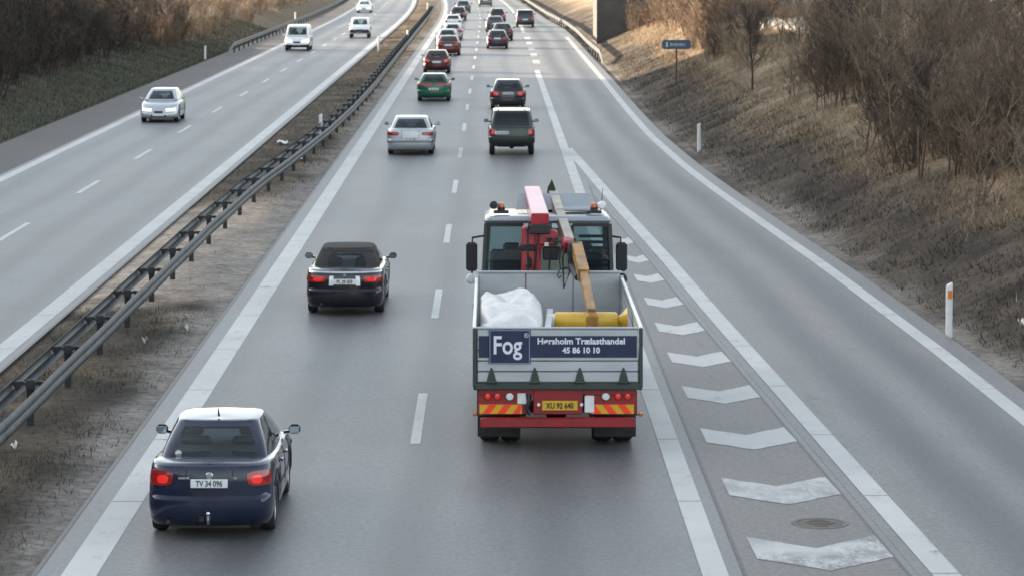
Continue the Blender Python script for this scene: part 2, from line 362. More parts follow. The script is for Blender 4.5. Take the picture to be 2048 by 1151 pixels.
def strip(name, fl, fr, d0, d1, z, mat, parent=None, step=4., thick=0., kind=None, cross=1, uright=False):
    n = max(2, int((d1-d0)/step)+1); ds = np.linspace(d0, d1, n); m = MB(); vs = []; k = cross+1
    for d in ds:
        a, b = float(fl(d)), float(fr(d))
        for j in range(k): vs.append((a+(b-a)*j/cross, d, z))
    fs = [(i*k+j, i*k+j+1, i*k+k+j+1, i*k+k+j) for i in range(n-1) for j in range(cross)]
    if thick:
        b0 = len(vs)
        for i in range(n): vs += [(vs[i*k][0], vs[i*k][1], z-thick), (vs[i*k+cross][0], vs[i*k+cross][1], z-thick)]
        for i in range(n-1):
            fs += [(i*k, i*k+k, b0+2*i+2, b0+2*i), (i*k+cross, b0+2*i+1, b0+2*i+3, i*k+k+cross)]
        e = (n-1)*k; fs += [(0, b0, b0+1, cross), (e, e+cross, b0+2*n-1, b0+2*n-2)]
    m.add(vs, fs); o = m.build(name, mat, parent)
    if kind:
        o['kind'] = kind; uvl = o.data.uv_layers.new(name='lane'); ref = fr if uright else fl
        co = np.zeros(len(o.data.vertices)*3); o.data.vertices.foreach_get('co', co); co = co.reshape(-1, 3)
        vi = np.zeros(len(o.data.loops), np.int32); o.data.loops.foreach_get('vertex_index', vi)
        lu = np.array([p[0]-float(ref(p[1])) for p in co]); uvl.data.foreach_set('uv', np.stack([lu[vi], co[vi, 1]], 1).astype(np.float32).ravel())
    return o
K = lambda x: (lambda d: x+bend(d))
SH = lambda f, dx: (lambda d: f(d)+bend(d)+dx)
road = strip('main_carriageway', K(-5.38), SH(rl_tab, .3), -40, 2500, 0.0, M['asphalt'], step=5, thick=.05, kind='structure')
ramp_o = strip('slip_road', SH(rl_tab, -.32), SH(rr_tab, .55), -40, 460, .004, M['asphalt_ramp'], step=3, thick=.05, kind='structure', uright=True)
gore = strip('gore_area', lambda d: 2.98, lambda d: max(rl_tab(d)-.42, 2.99), 20, 92, .006, M['asphalt_gore'], step=3, kind='structure')
lroad = strip('oncoming_carriageway', K(-15.9), K(-8.55), -40, 2500, 0.0, M['asphalt_left'], step=5, thick=.05, kind='structure')
lsh = strip('hard_shoulder', K(L_EDGE), K(-15.86), -40, 2500, .002, M['shoulder'], step=5, thick=.05, kind='structure')
# tar seams along the pavement joints
strip('joint_seam', K(-5.42), K(-5.36), 20, 200, .006, M['seam'], road, 4)
strip('joint_seam', lambda d: 2.95, lambda d: 2.995, 20, 92, .009, M['seam'], gore, 4)
strip('joint_seam', SH(rl_tab, -.46), SH(rl_tab, -.42), 20, 88, .009, M['seam'], gore, 4)
strip('joint_seam', K(-8.58), K(-8.52), 40, 200, .006, M['seam'], lroad, 4)
# painted lines laid in five metre lengths
def line(fx, wd, d0, d1, parent, z, seg=5., gap=.035, mat='paint', name='edge_line'):
    d = d0
    while d < d1-.1:
        L = seg if d < 175 else 25.; e = min(d+L, d1)
        strip(name, lambda t: fx(t)-wd/2, lambda t: fx(t)+wd/2, d, e-(gap if d < 175 else 0), z, M[mat], parent, 2.5, thick=.003); d = e
line(K(X_LL), .42, 29.9, 470, road, .005)
line(K(X_R), .31, 29.9, 177, road, .009)
line(SH(rl_tab, 0), .33, 30.3, 109, ramp_o, .012)
line(SH(rr_tab, 0), .30, 35, 240, ramp_o, .008)
line(K(X_R), .3, 252, 470, road, .009)
line(K(X_LR), .40, 40, 470, lroad, .005)
line(K(X_LO), .34, 80, 470, lsh, .008)
for k in range(-1, 26):
    c = 47+14.95*k
    strip('lane_dash', K(X_DASH-.075), K(X_DASH+.075), c-2.5, c+2.5, .005, M['paint'], road, 2.5, thick=.003)
for k in range(-2, 22):
    c = 77.4+14.3*k
    strip('lane_dash', K(X_LD-.075), K(X_LD+.075), c-2.4, c+2.4, .005, M['paint'], lroad, 2.5, thick=.003)
for c in (189.5, 201.2, 213.4, 225.5, 237.5):
    strip('merge_dash', K(2.77-.22), K(2.77+.22), c-2.6, c+2.6, .009, M['paint'], road, 2.5, thick=.003)
for k, c in enumerate((31.9, 36.1, 40.3, 44.6, 49.0, 53.2, 57.5, 61.7, 66.2, 70.3, 74.6)):
    a, b = 3.17, float(rl_tab(c))-.52
    if b-a < .25: continue
    mid = (a+b)/2; t = .66; rise = .40+.36*(b-a)/2; skew = .10
    m = MB(); z = .011
    top = [(a, c+rise+t, z), (mid, c+t, z), (b, c+rise+t+skew, z)]; bot = [(a+.02, c+rise-t, z), (mid+.02, c-t, z), (b+.07, c+rise-t+skew, z)]
    nn = 14; jit = lambda: random.uniform(-.011, .011); lerp3 = lambda P_, w_: tuple(P_[0][i]+(P_[1][i]-P_[0][i])*w_*2 for i in range(3)) if w_ <= .5 else tuple(P_[1][i]+(P_[2][i]-P_[1][i])*(w_*2-1) for i in range(3))
    B_ = [lerp3(bot, i/nn) for i in range(nn+1)]; T_ = [lerp3(top, i/nn) for i in range(nn+1)]
    B_ = [(p[0]+jit()*.5, p[1]+2*jit(), z) for p in B_]; T_ = [(p[0]+jit()*.5, p[1]+2*jit(), z) for p in T_]
    m.add(B_+T_, [(i, i+1, nn+2+i, nn+1+i) for i in range(nn)])
    m.build('chevron', M['paint_worn' if c < 42 else 'paint'], gore)
# road repair patch and a manhole cover in the gore
M['patch'] = weathered('patched_asphalt', (.085, .075, .066), (.12, .105, .09), 1.6, .75, bump=.3)
M['iron'] = weathered('cast_iron', (.10, .085, .07), (.06, .055, .05), 8, .6, .3)
MHC = empty('manhole_cover', (4.19, 38.35, 0)); tag(MHC, 'round rusty manhole cover in the striped gore beside the slip road', 'manhole cover')
MB().lathe([(.30, .007), (.30, .014), (.36, .014), (.37, .007)], 36, 'z').build('ring', weathered('mortar_ring', (.17, .155, .135), (.11, .10, .09), 7, .85), MHC, 30)
mh = MB(); mh.lathe([(0.001, .012), (.285, .012), (.285, .006)], 32, 'z')
for k in range(5): mh.box((0, -.2+.1*k, .014), (.40-.11*abs(k-2), .03, .006))
mh.build('lid', M['iron'], MHC, 30)

# ------------------------------------------------------------------ blades, twigs
def blades(name, x, y, z, h, lean, rgb, wd, mat):
    n = len(x); a = RNG.uniform(0, 2*np.pi, n); b = RNG.uniform(0, 2*np.pi, n)
    co = np.zeros((n, 3, 3)); dx = np.cos(a)*wd/2; dy = np.sin(a)*wd/2
    co[:, 0] = np.stack([x-dx, y-dy, z-.02], 1); co[:, 1] = np.stack([x+dx, y+dy, z-.02], 1)
    co[:, 2] = np.stack([x+np.cos(b)*lean*h, y+np.sin(b)*lean*h, z+h*np.sqrt(np.clip(1-lean**2, .05, 1))], 1)
    me = bpy.data.meshes.new(name); me.vertices.add(3*n); me.vertices.foreach_set('co', co.astype(np.float32).ravel())
    me.loops.add(3*n); me.loops.foreach_set('vertex_index', np.arange(3*n, dtype=np.int32)); me.polygons.add(n)
    me.polygons.foreach_set('loop_start', np.arange(n, dtype=np.int32)*3); me.update(calc_edges=True)
    set_col(me, np.repeat(rgb, 3, 0)); return link(name, me, mat)
M['blade'] = vcol_mat('grass_blade', .8)
def field(n, x0, x1, d0, d1, rel=None, pw=1.0):
    t = RNG.uniform(0, 1, n)**pw; d = d0+(d1-d0)*t; x = RNG.uniform(x0, x1, n)
    if rel is not None: x = x+rel(d)
    return x, d
def pick(n, pal): p = np.array(pal); return p[RNG.integers(0, len(p), n)]*RNG.uniform(.7, 1.35, (n, 1))
# right bank: long straw laid down the slope, dark low growth at the foot
x, d = field(150000, .9, 8.5, 42, 215, bank_foot, 1.25)
u = x-bank_foot(d); keep = RNG.uniform(0, 1, len(x)) < np.clip(.04+.96*sstep(1.7, 3.4, u+(fbm(x, d, 5, 31)-.5)*2.4), 0, 1)*(.25+.9*sstep(.3, .6, fbm(x, d, 1.3, 77))); x, d = x[keep], d[keep]
tag(blades('straw_grass', x, d, ground_z(x, d), RNG.uniform(.12, .42, len(x)), RNG.uniform(.35, .97, len(x)), pick(len(x), [(.34, .25, .155), (.27, .20, .125), (.20, .15, .10), (.40, .30, .19), (.11, .085, .06)]), .016, M['blade']), 'dry straw coloured grass laid over the right-hand bank', 'grass', kind='stuff')
x, d = field(60000, -.15, 3.4, 40, 190, bank_foot, 1.2)
keep = RNG.uniform(0, 1, len(x)) < (.15+.95*sstep(.35, .62, fbm(x, d, 1.1, 71))); x, d = x[keep], d[keep]
tag(blades('low_verge_growth', x, d, ground_z(x, d), RNG.uniform(.04, .2, len(x)), RNG.uniform(.3, .95, len(x)), pick(len(x), [(.036, .032, .026), (.025, .023, .02), (.06, .05, .037), (.10, .082, .058), (.036, .036, .024)]), .02, M['blade']), 'dark matted grass and weeds along the foot of the right bank', 'grass', kind='stuff')
# median grass
x, d = field(70000, -8.4, -5.55, 28, 300, bend, 1.5)
cl = fbm(x, d, 1.2, 83); bare = ((d > 61) & (d < 86))
keep = RNG.uniform(0, 1, len(x)) < np.where(bare, .02, .1+.9*sstep(.33, .6, cl))*(1-.85*sstep(-6.1, -5.55, x-bend(d)+(fbm(x, d, 2, 85)-.5)*.7)); x, d = x[keep], d[keep]
tag(blades('median_grass', x, d, ground_z(x, d), RNG.uniform(.04, .17, len(x)), RNG.uniform(.4, .97, len(x)), pick(len(x), [(.085, .072, .05), (.06, .056, .042), (.12, .10, .068), (.16, .13, .085), (.06, .066, .036)]), .016, M['blade']), 'brown matted grass on the median strip round the guard rail', 'grass', kind='stuff')
# left verge grass
x, d = field(60000, -23.8, -18.45, 95, 260, bend, 1.0)
tag(blades('green_verge_grass', x, d, ground_z(x, d), RNG.uniform(.06, .24, len(x)), RNG.uniform(.3, .9, len(x)), pick(len(x), [(.04, .05, .025), (.052, .056, .03), (.065, .058, .036), (.035, .038, .024), (.085, .07, .046)]), .024, M['blade']), 'dull green grass on the verge beyond the hard shoulder', 'grass', kind='stuff')

def tubes(polys, radii, sides=3):
    """polys: list of (k,3) arrays, radii list of (k,) -> verts, faces"""
    V, F, b = [], [], 0
    for p, r_ in zip(polys, radii):
        k = len(p); t = np.gradient(p, axis=0); t /= np.linalg.norm(t, axis=1, keepdims=True)+1e-9
        ref = np.where(np.abs(t[:, 2:3]) < .9, np.array([[0, 0, 1.]]), np.array([[1., 0, 0]]))
        u = np.cross(t, ref); u /= np.linalg.norm(u, axis=1, keepdims=True)+1e-9; v = np.cross(u, t)
        a = np.arange(sides)*2*np.pi/sides
        ring = p[:, None]+(u[:, None]*np.cos(a)[None, :, None]+v[:, None]*np.sin(a)[None, :, None])*r_[:, None, None]
        V.append(ring.reshape(-1, 3))
        i = np.arange(k-1)[:, None]*sides; j = np.arange(sides)[None, :]; j2 = (j+1) % sides
        F.append(np.stack([i+j, i+j2, i+sides+j2, i+sides+j], -1).reshape(-1, 4)+b); b += k*sides
    return np.concatenate(V), np.concatenate(F)
def tube_mesh(name, polys, radii, mat, sides=3):
    v, f = tubes(polys, radii, sides); me = bpy.data.meshes.new(name)
    me.vertices.add(len(v)); me.vertices.foreach_set('co', v.astype(np.float32).ravel())
    me.loops.add(f.size); me.loops.foreach_set('vertex_index', f.ravel().astype(np.int32)); me.polygons.add(len(f))
    me.polygons.foreach_set('loop_start', np.arange(len(f), dtype=np.int32)*4); me.polygons.foreach_set('use_smooth', np.full(len(f), True))
    me.update(calc_edges=True); me.materials.append(mat); return me
def grow(p0, dr, L, k, wob, up):
    pts = [p0]; dr = dr/np.linalg.norm(dr)
    for i in range(k):
        dr = dr+RNG.normal(0, wob, 3)+np.array([0, 0, up]); dr /= np.linalg.norm(dr); pts.append(pts[-1]+dr*L/k)
    return np.array(pts), dr
def woody(h, stems, spread, r0, nb1, nb2, nb3, fork=.25, tw=.0045, lean=.5, up=.12):
    """stems and limbs -> list A (thick), twigs -> list B (thin)"""
    A, RA, B, RB = [], [], [], []
    for s in range(stems):
        az = RNG.uniform(0, 6.283); ln = RNG.uniform(.0, lean) if stems > 1 else .06
        d0 = np.array([math.cos(az)*ln, math.sin(az)*ln, 1.]); p0 = np.array([math.cos(az), math.sin(az), 0])*RNG.uniform(0, spread)*(stems > 1)
        hs = h*RNG.uniform(.65, 1.0); st, _ = grow(p0+np.array([0, 0, -.15]), d0, hs, 6, .09, .03); rs = r0*RNG.uniform(.6, 1.)
        A.append(st); RA.append(np.linspace(rs, rs*.25, 7))
        for b in range(nb1):
            t = RNG.uniform(fork, .97); i = min(int(t*6), 5); q = st[i]+(st[i+1]-st[i])*(t*6-i)
            az2 = RNG.uniform(0, 6.283); d1 = np.array([math.cos(az2), math.sin(az2), RNG.uniform(.45, 1.3)])
            l1, _ = grow(q, d1, hs*RNG.uniform(.22, .5)*(1.15-t*.6), 4, .15, up); r1 = rs*.34*(1.1-t)
            A.append(l1); RA.append(np.linspace(max(r1, tw*1.6), tw*1.1, 5))
            for c in range(nb2):
                tt = RNG.uniform(.2, 1.); i2 = min(int(tt*4), 3); q2 = l1[i2]+(l1[i2+1]-l1[i2])*(tt*4-i2)
                d2 = (l1[i2+1]-l1[i2])/np.linalg.norm(l1[i2+1]-l1[i2])+RNG.normal(0, .55, 3); d2[2] += .25
                l2, e2 = grow(q2, d2, hs*RNG.uniform(.08, .2), 3, .18, up); B.append(l2); RB.append(np.linspace(tw*1.1, tw*.55, 4))
                for e in range(nb3):
                    i3 = RNG.integers(0, 3); d3 = (l2[i3+1]-l2[i3]); d3 = d3/np.linalg.norm(d3)+RNG.normal(0, .6, 3); d3[2] += .2
                    l3, _ = grow(l2[i3], d3, hs*RNG.uniform(.04, .11), 2, .2, up); B.append(l3); RB.append(np.linspace(tw*.8, tw*.45, 3))
    return A, RA, B, RB
M['twig'] = twig_mat('bare_twigs', [(0., (.085, .066, .052)), (.2, (.20, .155, .11)), (.4, (.10, .08, .065)), (.6, (.20, .13, .088)), (.8, (.13, .105, .082)), (1., (.32, .25, .175))])
M['twig_dark'] = twig_mat('dark_twigs', [(0., (.035, .031, .027)), (.4, (.055, .046, .039)), (.7, (.07, .052, .043)), (1., (.085, .07, .056))])
M['bark'] = weathered('dark_bark', (.035, .031, .028), (.065, .055, .046), 6, .9, bump=.4)
SHR = []
for k in range(6):
    A, RA, B, RB = woody([2.6, 3.2, 3.8, 3.0, 4.4, 2.2][k], [11, 10, 9, 13, 9, 14][k], [.5, .6, .5, .7, .5, .7][k], .032, 7, 5, 2, fork=.12, tw=.0088, lean=[.45, .5, .35, .6, .3, .7][k])
    SHR.append((tube_mesh('shrub_stems', A, RA, M['twig'], 4), tube_mesh('shrub_twigs', B, RB, M['twig'])))
SHD = []
for k in range(4):
    A, RA, B, RB = woody([2.4, 3.0, 3.8, 2.8][k], 11, .7, .03, 7, 5, 2, fork=.1, tw=.011, lean=.55)
    SHD.append((tube_mesh('shrub_stems', A, RA, M['twig_dark'], 4), tube_mesh('shrub_twigs', B, RB, M['twig_dark'])))
def put_shrub(lib, k, x, d, s, label, group):
    o = empty('bare_shrub', (x, d, float(ground_z(np.array([x]), np.array([d]))[0])), random.uniform(0, 6.28)); o.scale = (s, s, s*random.uniform(.85, 1.15))
    st, tw = lib[k]; link('stem', st, None, o); link('twigs', tw, None, o); tag(o, label, 'shrub', group)
HOUSE_RAY = .0985
cnt = 0; tries = 0; placed = []
while cnt < 160 and tries < 9000:
    tries += 1
    d_ = 52+190*random.random()**1.15; u_ = 2.6+9.5*random.random()**1.4+1.6*(random.random()-.5)
    x_ = float(bank_foot(d_))+u_
    if x_ > .177*d_+1.5 or (d_ > 212 and x_ < 14.5): continue
    if u_ < (2.6 if d_ < 98 else 3.3)+1.4*float(vnoise(np.array([x_]), np.array([d_]), 7, 51)[0]): continue
    if 118 < d_ < 169 and abs(x_-HOUSE_RAY*d_) < 1.7: continue
    if any((x_-a)**2+(d_-b)**2 < 1.3 for a, b in placed): continue
    placed.append((x_, d_)); s_ = random.uniform(.85, 1.35)*(.6 if u_ < 4.3 else 1.)
    put_shrub(SHR, random.randrange(6), x_, d_, s_, 'leafless brown shrub in the dense thicket on the right-hand bank', 'bare shrubs in the thicket on the right bank'); cnt += 1
cnt = 0; placed = []; tries = 0
while cnt < 120 and tries < 9000:
    tries += 1
    d_ = 108+270*random.random()**1.2; x_ = -22.2-9*random.random()**1.6+float(bend(d_))
    if x_ < -.168*d_-3: continue
    if any((x_-a)**2+(d_-b)**2 < .8 for a, b in placed): continue
    placed.append((x_, d_)); far = d_ > 190
    put_shrub(SHR if far else SHD, random.randrange(6 if far else 4), x_+(1.0 if far else 0), d_, random.uniform(.85, 1.3)*(.8 if far else 1), 'leafless shrub in the dim thicket beyond the left-hand verge', 'bare shrubs in the thicket on the left bank'); cnt += 1
for k in range(26):
    d_ = random.uniform(57, 86); u_ = random.uniform(2.7, 5.2); x_ = float(bank_foot(d_))+u_
    if x_ < .177*d_+1.2: put_shrub(SHR, random.randrange(6), x_, d_, random.uniform(.5, .95), 'leafless brown shrub in the dense thicket on the right-hand bank', 'bare shrubs in the thicket on the right bank')
for x_, d_, q_ in ((10.4, 213, .7), (11.2, 211, .9), (12.0, 214, 1.0), (11.7, 208, .8), (12.6, 210, 1.1), (9.9, 215, .5)):
    put_shrub(SHR, random.randrange(6), x_, d_, q_, 'leafless shrub growing in front of the dark concrete abutment', 'shrubs before the abutment')
# the wood behind, too dense to tell apart
def thicket(name, pts, mat, label, h0, h1, tw, seed):
    V, F, b = [], [], 0; lib = []
    for k in range(5):
        A, RA, B, RB = woody(1.0, 9, .22, .008, 6, 4, 2, fork=.08, tw=tw, lean=[.3, .5, .4, .25, .6][k]); lib.append(tubes(A+B, RA+RB, 3))
    for x_, d_ in pts:
        v, f = lib[random.randrange(5)]; a = random.uniform(0, 6.28); h = random.uniform(h0, h1); c_, s_ = math.cos(a)*h, math.sin(a)*h
        z_ = float(ground_z(np.array([x_]), np.array([d_]))[0])
        V.append(np.stack([v[:, 0]*c_-v[:, 1]*s_+x_, v[:, 0]*s_+v[:, 1]*c_+d_, v[:, 2]*h+z_], 1)); F.append(f+b); b += len(v)
    V = np.concatenate(V); f = np.concatenate(F); me = bpy.data.meshes.new(name)
    me.vertices.add(len(V)); me.vertices.foreach_set('co', V.astype(np.float32).ravel())
    me.loops.add(f.size); me.loops.foreach_set('vertex_index', f.ravel().astype(np.int32)); me.polygons.add(len(f))
    me.polygons.foreach_set('loop_start', np.arange(len(f), dtype=np.int32)*4); me.update(calc_edges=True); me.materials.append(mat)
    tag(link(name, me, None), label, 'thicket', kind='stuff')
pr = []
while len(pr) < 85:
    d_ = random.uniform(66, 215); x_ = float(bank_foot(d_))+random.uniform(5.0, 11)
    if x_ > .177*d_+.8 or (100 < d_ < 172 and abs(x_-HOUSE_RAY*d_) < 1.3): continue
    pr.append((x_, d_))
thicket('right_thicket', pr, M['twig'], 'dense brown undergrowth deep in the thicket on the right bank', 2.4, 4.2, .0016, 1)
pl_ = []
while len(pl_) < 85:
    d_ = random.uniform(108, 215); x_ = random.uniform(-31, -22)
    if x_ < -.168*d_-2: continue
    pl_.append((x_, d_))
thicket('left_thicket', pl_, M['twig_dark'], 'dense dark undergrowth behind the shrubs on the left bank', 2.6, 4.6, .0026, 2)
# single trees whose trunks stand out at the edge of the right-hand thicket
def tree(x, d, h, r0, nb, label, stems=1, lean=.3, mat='bark', tw=.0055):
    A, RA, B, RB = woody(h, stems, .12, r0, nb, 7, 4, fork=.22, tw=tw, lean=lean)
    o = empty('bare_tree', (x, d, float(ground_z(np.array([x]), np.array([d]))[0])))
    link('trunk', tube_mesh('trunk', A, RA, M[mat], 6), None, o); link('crown', tube_mesh('crown', B, RB, M['twig_dark']), None, o)
    tag(o, label, 'tree', 'bare trees at the edge of the right thicket')
tree(10.75, 124., 3.6, .075, 26, 'small dark-trunked bare tree nearest the blue sign on the right bank', 1)
tree(12.3, 105., 4.4, .055, 16, 'bare tree with forked slender trunk standing right of the darker tree by the sign', 2, .35)
tree(11.25, 79., 4.2, .05, 15, 'bare reddish tree low on the right bank above the white post by the slip road', 2, .3, 'twig')
tree(10.9, 88., 3.4, .035, 12, 'thin leaning sapling in the straw between the forked tree and the thicket', 2, .4, 'twig')

A_, RA_, B_, RB_ = woody(5.0, 1, .1, .035, 15, 5, 2, fork=.3, tw=.006, lean=.1)
M['pale_bark'] = weathered('pale_bark', (.20, .165, .125), (.12, .10, .08), 5, .9)
sap_t = tube_mesh('trunk', A_, RA_, M['pale_bark'], 5); sap_c = tube_mesh('crown', B_, RB_, M['twig'])
for k, (x_, d_) in enumerate(((12.4, 82), (13.1, 90), (12.6, 97), (14.4, 101), (13.6, 112), (15.2, 108), (13.2, 120), (15.5, 124), (12.6, 134), (14.2, 139), (12.9, 150), (13.0, 160), (12.2, 170))):
    o = empty('bare_sapling', (x_, d_, float(ground_z(np.array([x_]), np.array([float(d_)]))[0])), random.uniform(0, 6.28)); q_ = random.uniform(.8, 1.15); o.scale = (q_, q_, q_)
    o.rotation_euler = (random.uniform(-.1, .1), random.uniform(-.1, .1), random.uniform(0, 6.28))
    link('trunk', sap_t, None, o); link('crown', sap_c, None, o); tag(o, 'slender pale-stemmed sapling rising within the right-hand thicket', 'tree', 'pale saplings in the right thicket')

# ------------------------------------------------------------------ guard rails
W_PROF = [(0, .0), (.02, .012), (.045, .055), (.055, .10), (.03, .135), (.012, .155), (.03, .175), (.055, .21), (.045, .255), (.02, .298), (0, .31)]   # (out, up)
def beam(name, fx, d0, d1, side, z0, parent, jog=0.0, step=2.):
    n = max(2, int((d1-d0)/step)+1); ds = np.linspace(d0, d1, n); m = MB(); k = len(W_PROF); vs = []
    for d in ds: vs += [(float(fx(d))+side*(o_+jog), d, z0+u_) for o_, u_ in W_PROF]
    fs = [(i*k+j, i*k+j+1, i*k+k+j+1, i*k+k+j) for i in range(n-1) for j in range(k-1)]
    m.add(vs, fs); return m.build(name, M['galv'], parent, 50)
mc = lambda d: med_tab(d)+bend(d)
mr = empty('median_guard_rail', (0, 0, 0)); tag(mr, 'grey double-sided steel guard rail on posts along the median strip', 'guard rail')
pd = MB().box((0, 0, .36), (.11, .06, .76), bev=.01); pme = pd.build('post', M['galv_dark'], mr); pme.location = (mc(34.), 34., 0)
bk = MB()
for s_ in (-1, 1):
    bk.bar((0, 0, .64), (s_*.13, 0, .70), .09, .05); bk.bar((s_*.125, 0, .70), (s_*.245, 0, .63), .09, .05, wz2=.16)
bk.box((0, 0, .66), (.13, .10, .16), bev=.01)
bme = bk.build('bracket', M['galv_dark'], mr); bme.location = (mc(34.), 34., 0)
d_ = 38.0
while d_ < 330:
    for src in (pme, bme):
        c = src.copy(); COL.objects.link(c); c.location = (float(mc(d_)), d_, 0)
    d_ += 4.0
d_ = 30.; i_ = 0
while d_ < 420:
    L = 4.0 if d_ < 160 else 20.
    for s_ in (-1, 1): beam('rail_beam', lambda t: mc(t)+s_*.245, d_, d_+L+.25, s_, .43, mr, (i_ % 2)*.006)
    d_ += L; i_ += 1
def side_rail(fx, d0, d1, side, label, nm):
    o = empty(nm, (0, 0, 0)); tag(o, label, 'guard rail')
    d = d0; i = 0
    while d < d1:
        beam('rail_beam', lambda t: fx(t)+side*.08, d, d+8.2, side, .44, o, (i % 2)*.006); i += 1
        for q in (d+1, d+5):
            z_ = float(ground_z(np.array([float(fx(q))]), np.array([q]))[0])
            MB().box((float(fx(q)), q, (z_-.1+.73)/2), (.10, .06, .73-z_+.1)).build('post', M['galv_dark'], o)
        d += 8
    # ramped-down end piece
    e = MB(); k = len(W_PROF); vs = []
    for t_, zz in ((0, .44), (-2, .30), (-4, .08), (-5.2, -.12)): vs += [(float(fx(d0))+side*(.08+o_), d0+t_, zz+u_) for o_, u_ in W_PROF]
    e.add(vs, [(a*k+j, a*k+j+1, a*k+k+j+1, a*k+k+j) for a in range(3) for j in range(k-1)]); e.build('rail_end', M['galv'], o, 50)
    return o
side_rail(lambda d: rail_r(d)+bend(d), 190, 400, -1, 'sunlit steel guard rail along the right edge beyond the concrete wall', 'roadside_guard_rail')
side_rail(lambda d: -17.75+bend(d), 205, 420, 1, 'grey steel guard rail behind the far hard shoulder on the left', 'roadside_guard_rail')

# ------------------------------------------------------------------ delineator posts, sign, litter, wall, house
def delineator(x, d, label, refl='reflector_o', z=None, h=1.02):
    z = float(ground_z(np.array([x]), np.array([d]))[0]) if z is None else z
    o = empty('delineator_post', (x, d, z), random.uniform(-.1, .1)); o.rotation_euler = (random.uniform(-.02, .02), random.uniform(-.025, .03), random.uniform(-.15, .15))
    m = MB(); n = 10; ring = lambda zz, s: [(math.cos(a)*.068*s, math.sin(a)*.048*s, zz) for a in [2*math.pi*k/n for k in range(n)]]
    vs = []
    lv = [(-.15, 1), (h-.12, 1), (h-.03, .97), (h, .8)]
    for zz, s in lv: vs += ring(zz, s)
    vs = [(x_, y_, z_+(.035*(x_/.068) if z_ > h-.05 else 0)) for x_, y_, z_ in vs]
    m.add(vs, [(i*n+k, i*n+(k+1) % n, (i+1)*n+(k+1) % n, (i+1)*n+k) for i in range(3) for k in range(n)]+[tuple(3*n+k for k in range(n))])
    m.build('shaft', M['post_white'], o, 40)
    if refl:
        r = MB().box((0, -.0505, h-.20), (.085, .012, .16), bev=.004); r.build('reflector', M[refl], o)
    tag(o, label, 'post', 'white roadside marker posts'); return o
delineator(8.68, 57.0, 'white marker post with orange top reflector beside the slip road, nearest the camera')
delineator(7.45, 108., 'plain white marker post at the foot of the bank below the two small trees', None)
delineator(-18.66, 194.5, 'white marker post on the left verge just before the guard rail starts', None, h=.9)
delineator(-18.6, 283., 'white marker post with orange top behind the left guard rail, near the white van', h=1.1)
delineator(-6.47, 113., 'white marker post at the median guard rail, nearest the camera', None, z=0)
delineator(-7.92, 208., 'white marker post on the median edge below the white off-roader', None, z=0)
delineator(-6.35, 224., 'white marker post at the median rail beside the far dark red car', None, z=0)
delineator(-7.15, 330., 'farthest white marker post on the median, near the top edge of the photo', None, z=0)
# direction sign
M['sign_blue'] = weathered('sign_blue', (.045, .085, .125), (.06, .10, .14), 4, .4)
M['sign_white'] = principled('sign_white', (.62, .68, .72), .45)
sz = float(ground_z(np.array([9.02]), np.array([147.]))[0])
sg = empty('direction_sign', (9.02, 147., sz)); tag(sg, 'small dark blue sign board on a thin post below the right bank', 'sign')
m = MB(); m.tube([(0, 0, -.3), (0, 0, 2.05)], .035, 10); m.build('post', M['galv_dark'], sg, 40)
def rrect(w_, h_, r_, y, cx=0, cz=0, n=6):
    pts = []
    for qx, qz, a0 in ((1, 1, 0), (-1, 1, 90), (-1, -1, 180), (1, -1, 270)):
        for k in range(n+1):
            a = R(a0+90*k/n); pts.append((cx+qx*(w_/2-r_)+math.cos(a)*r_, y, cz+qz*(h_/2-r_)+math.sin(a)*r_))
    return pts
def slab(m, w_, h_, r_, y0, y1, cx=0, cz=0, mi=0):
    a = rrect(w_, h_, r_, y0, cx, cz); b = rrect(w_, h_, r_, y1, cx, cz); n = len(a)
    m.add(a+b, [tuple(range(n)), tuple(range(2*n-1, n-1, -1))]+[(i, n+i, n+(i+1) % n, (i+1) % n) for i in range(n)], mi); return m
slab(MB(), 1.40, .46, .12, -.075, -.045, 0, 1.88).build('board', M['sign_blue'], sg)
slab(MB(), .075, .24, .02, -.083, -.076, -.47, 1.88).build('symbol', M['sign_white'], sg)
lt = MB()
for k, (a_, b_) in enumerate(((-.28, .06), (-.2, .045), (-.12, .05), (-.03, .06), (.06, .05), (.14, .045), (.22, .055), (.31, .05), (.40, .045))):
    slab(lt, b_, .13 if k % 3 else .17, .015, -.082, -.076, a_, 1.875)
lt.build('lettering', principled('sign_letters', (.36, .44, .50), .5), sg)
# litter on the median and verge
M['paper'] = weathered('litter_paper', (.72, .72, .69), (.5, .5, .47), 20, .7)
def litter(x, d, w_, l_, label):
    z = float(ground_z(np.array([x]), np.array([d]))[0])+.05; m = MB(); n = 5; vs = []
    for i in range(n):
        for j in range(n): vs.append(((i/4-.5)*w_+random.uniform(-.02, .02), (j/4-.5)*l_+random.uniform(-.03, .03), random.uniform(0, .07)+.05*math.sin(i*1.7+j)))
    m.add(vs, [(i*n+j, i*n+j+1, i*n+n+j+1, i*n+n+j) for i in range(n-1) for j in range(n-1)])
    o = m.build('litter_sheet', M['paper'], None, 60); o.location = (x, d, z); o.rotation_euler = (0, 0, random.uniform(-.4, .4)); tag(o, label, 'litter')
litter(-7.86, 111.4, .42, .55, 'crumpled white litter left of the median rail, by the nearest median marker post')
litter(-6.67, 103.1, .40, .45, 'flat white litter right of the median rail, before the nearest median marker post')
litter(-5.88, 57.4, .13, .16, 'small white litter scrap on the median right of the bare sandy stretch')
litter(-6.98, 43.7, .13, .24, 'white litter scrap on the dark median grass at the left edge of the photo')
litter(-6.45, 55.6, .10, .14, 'small pale litter scrap on dark grass just right of the rail')
litter(9.95, 56.3, .14, .2, 'white litter scrap on the dark bank right of the orange-topped post')
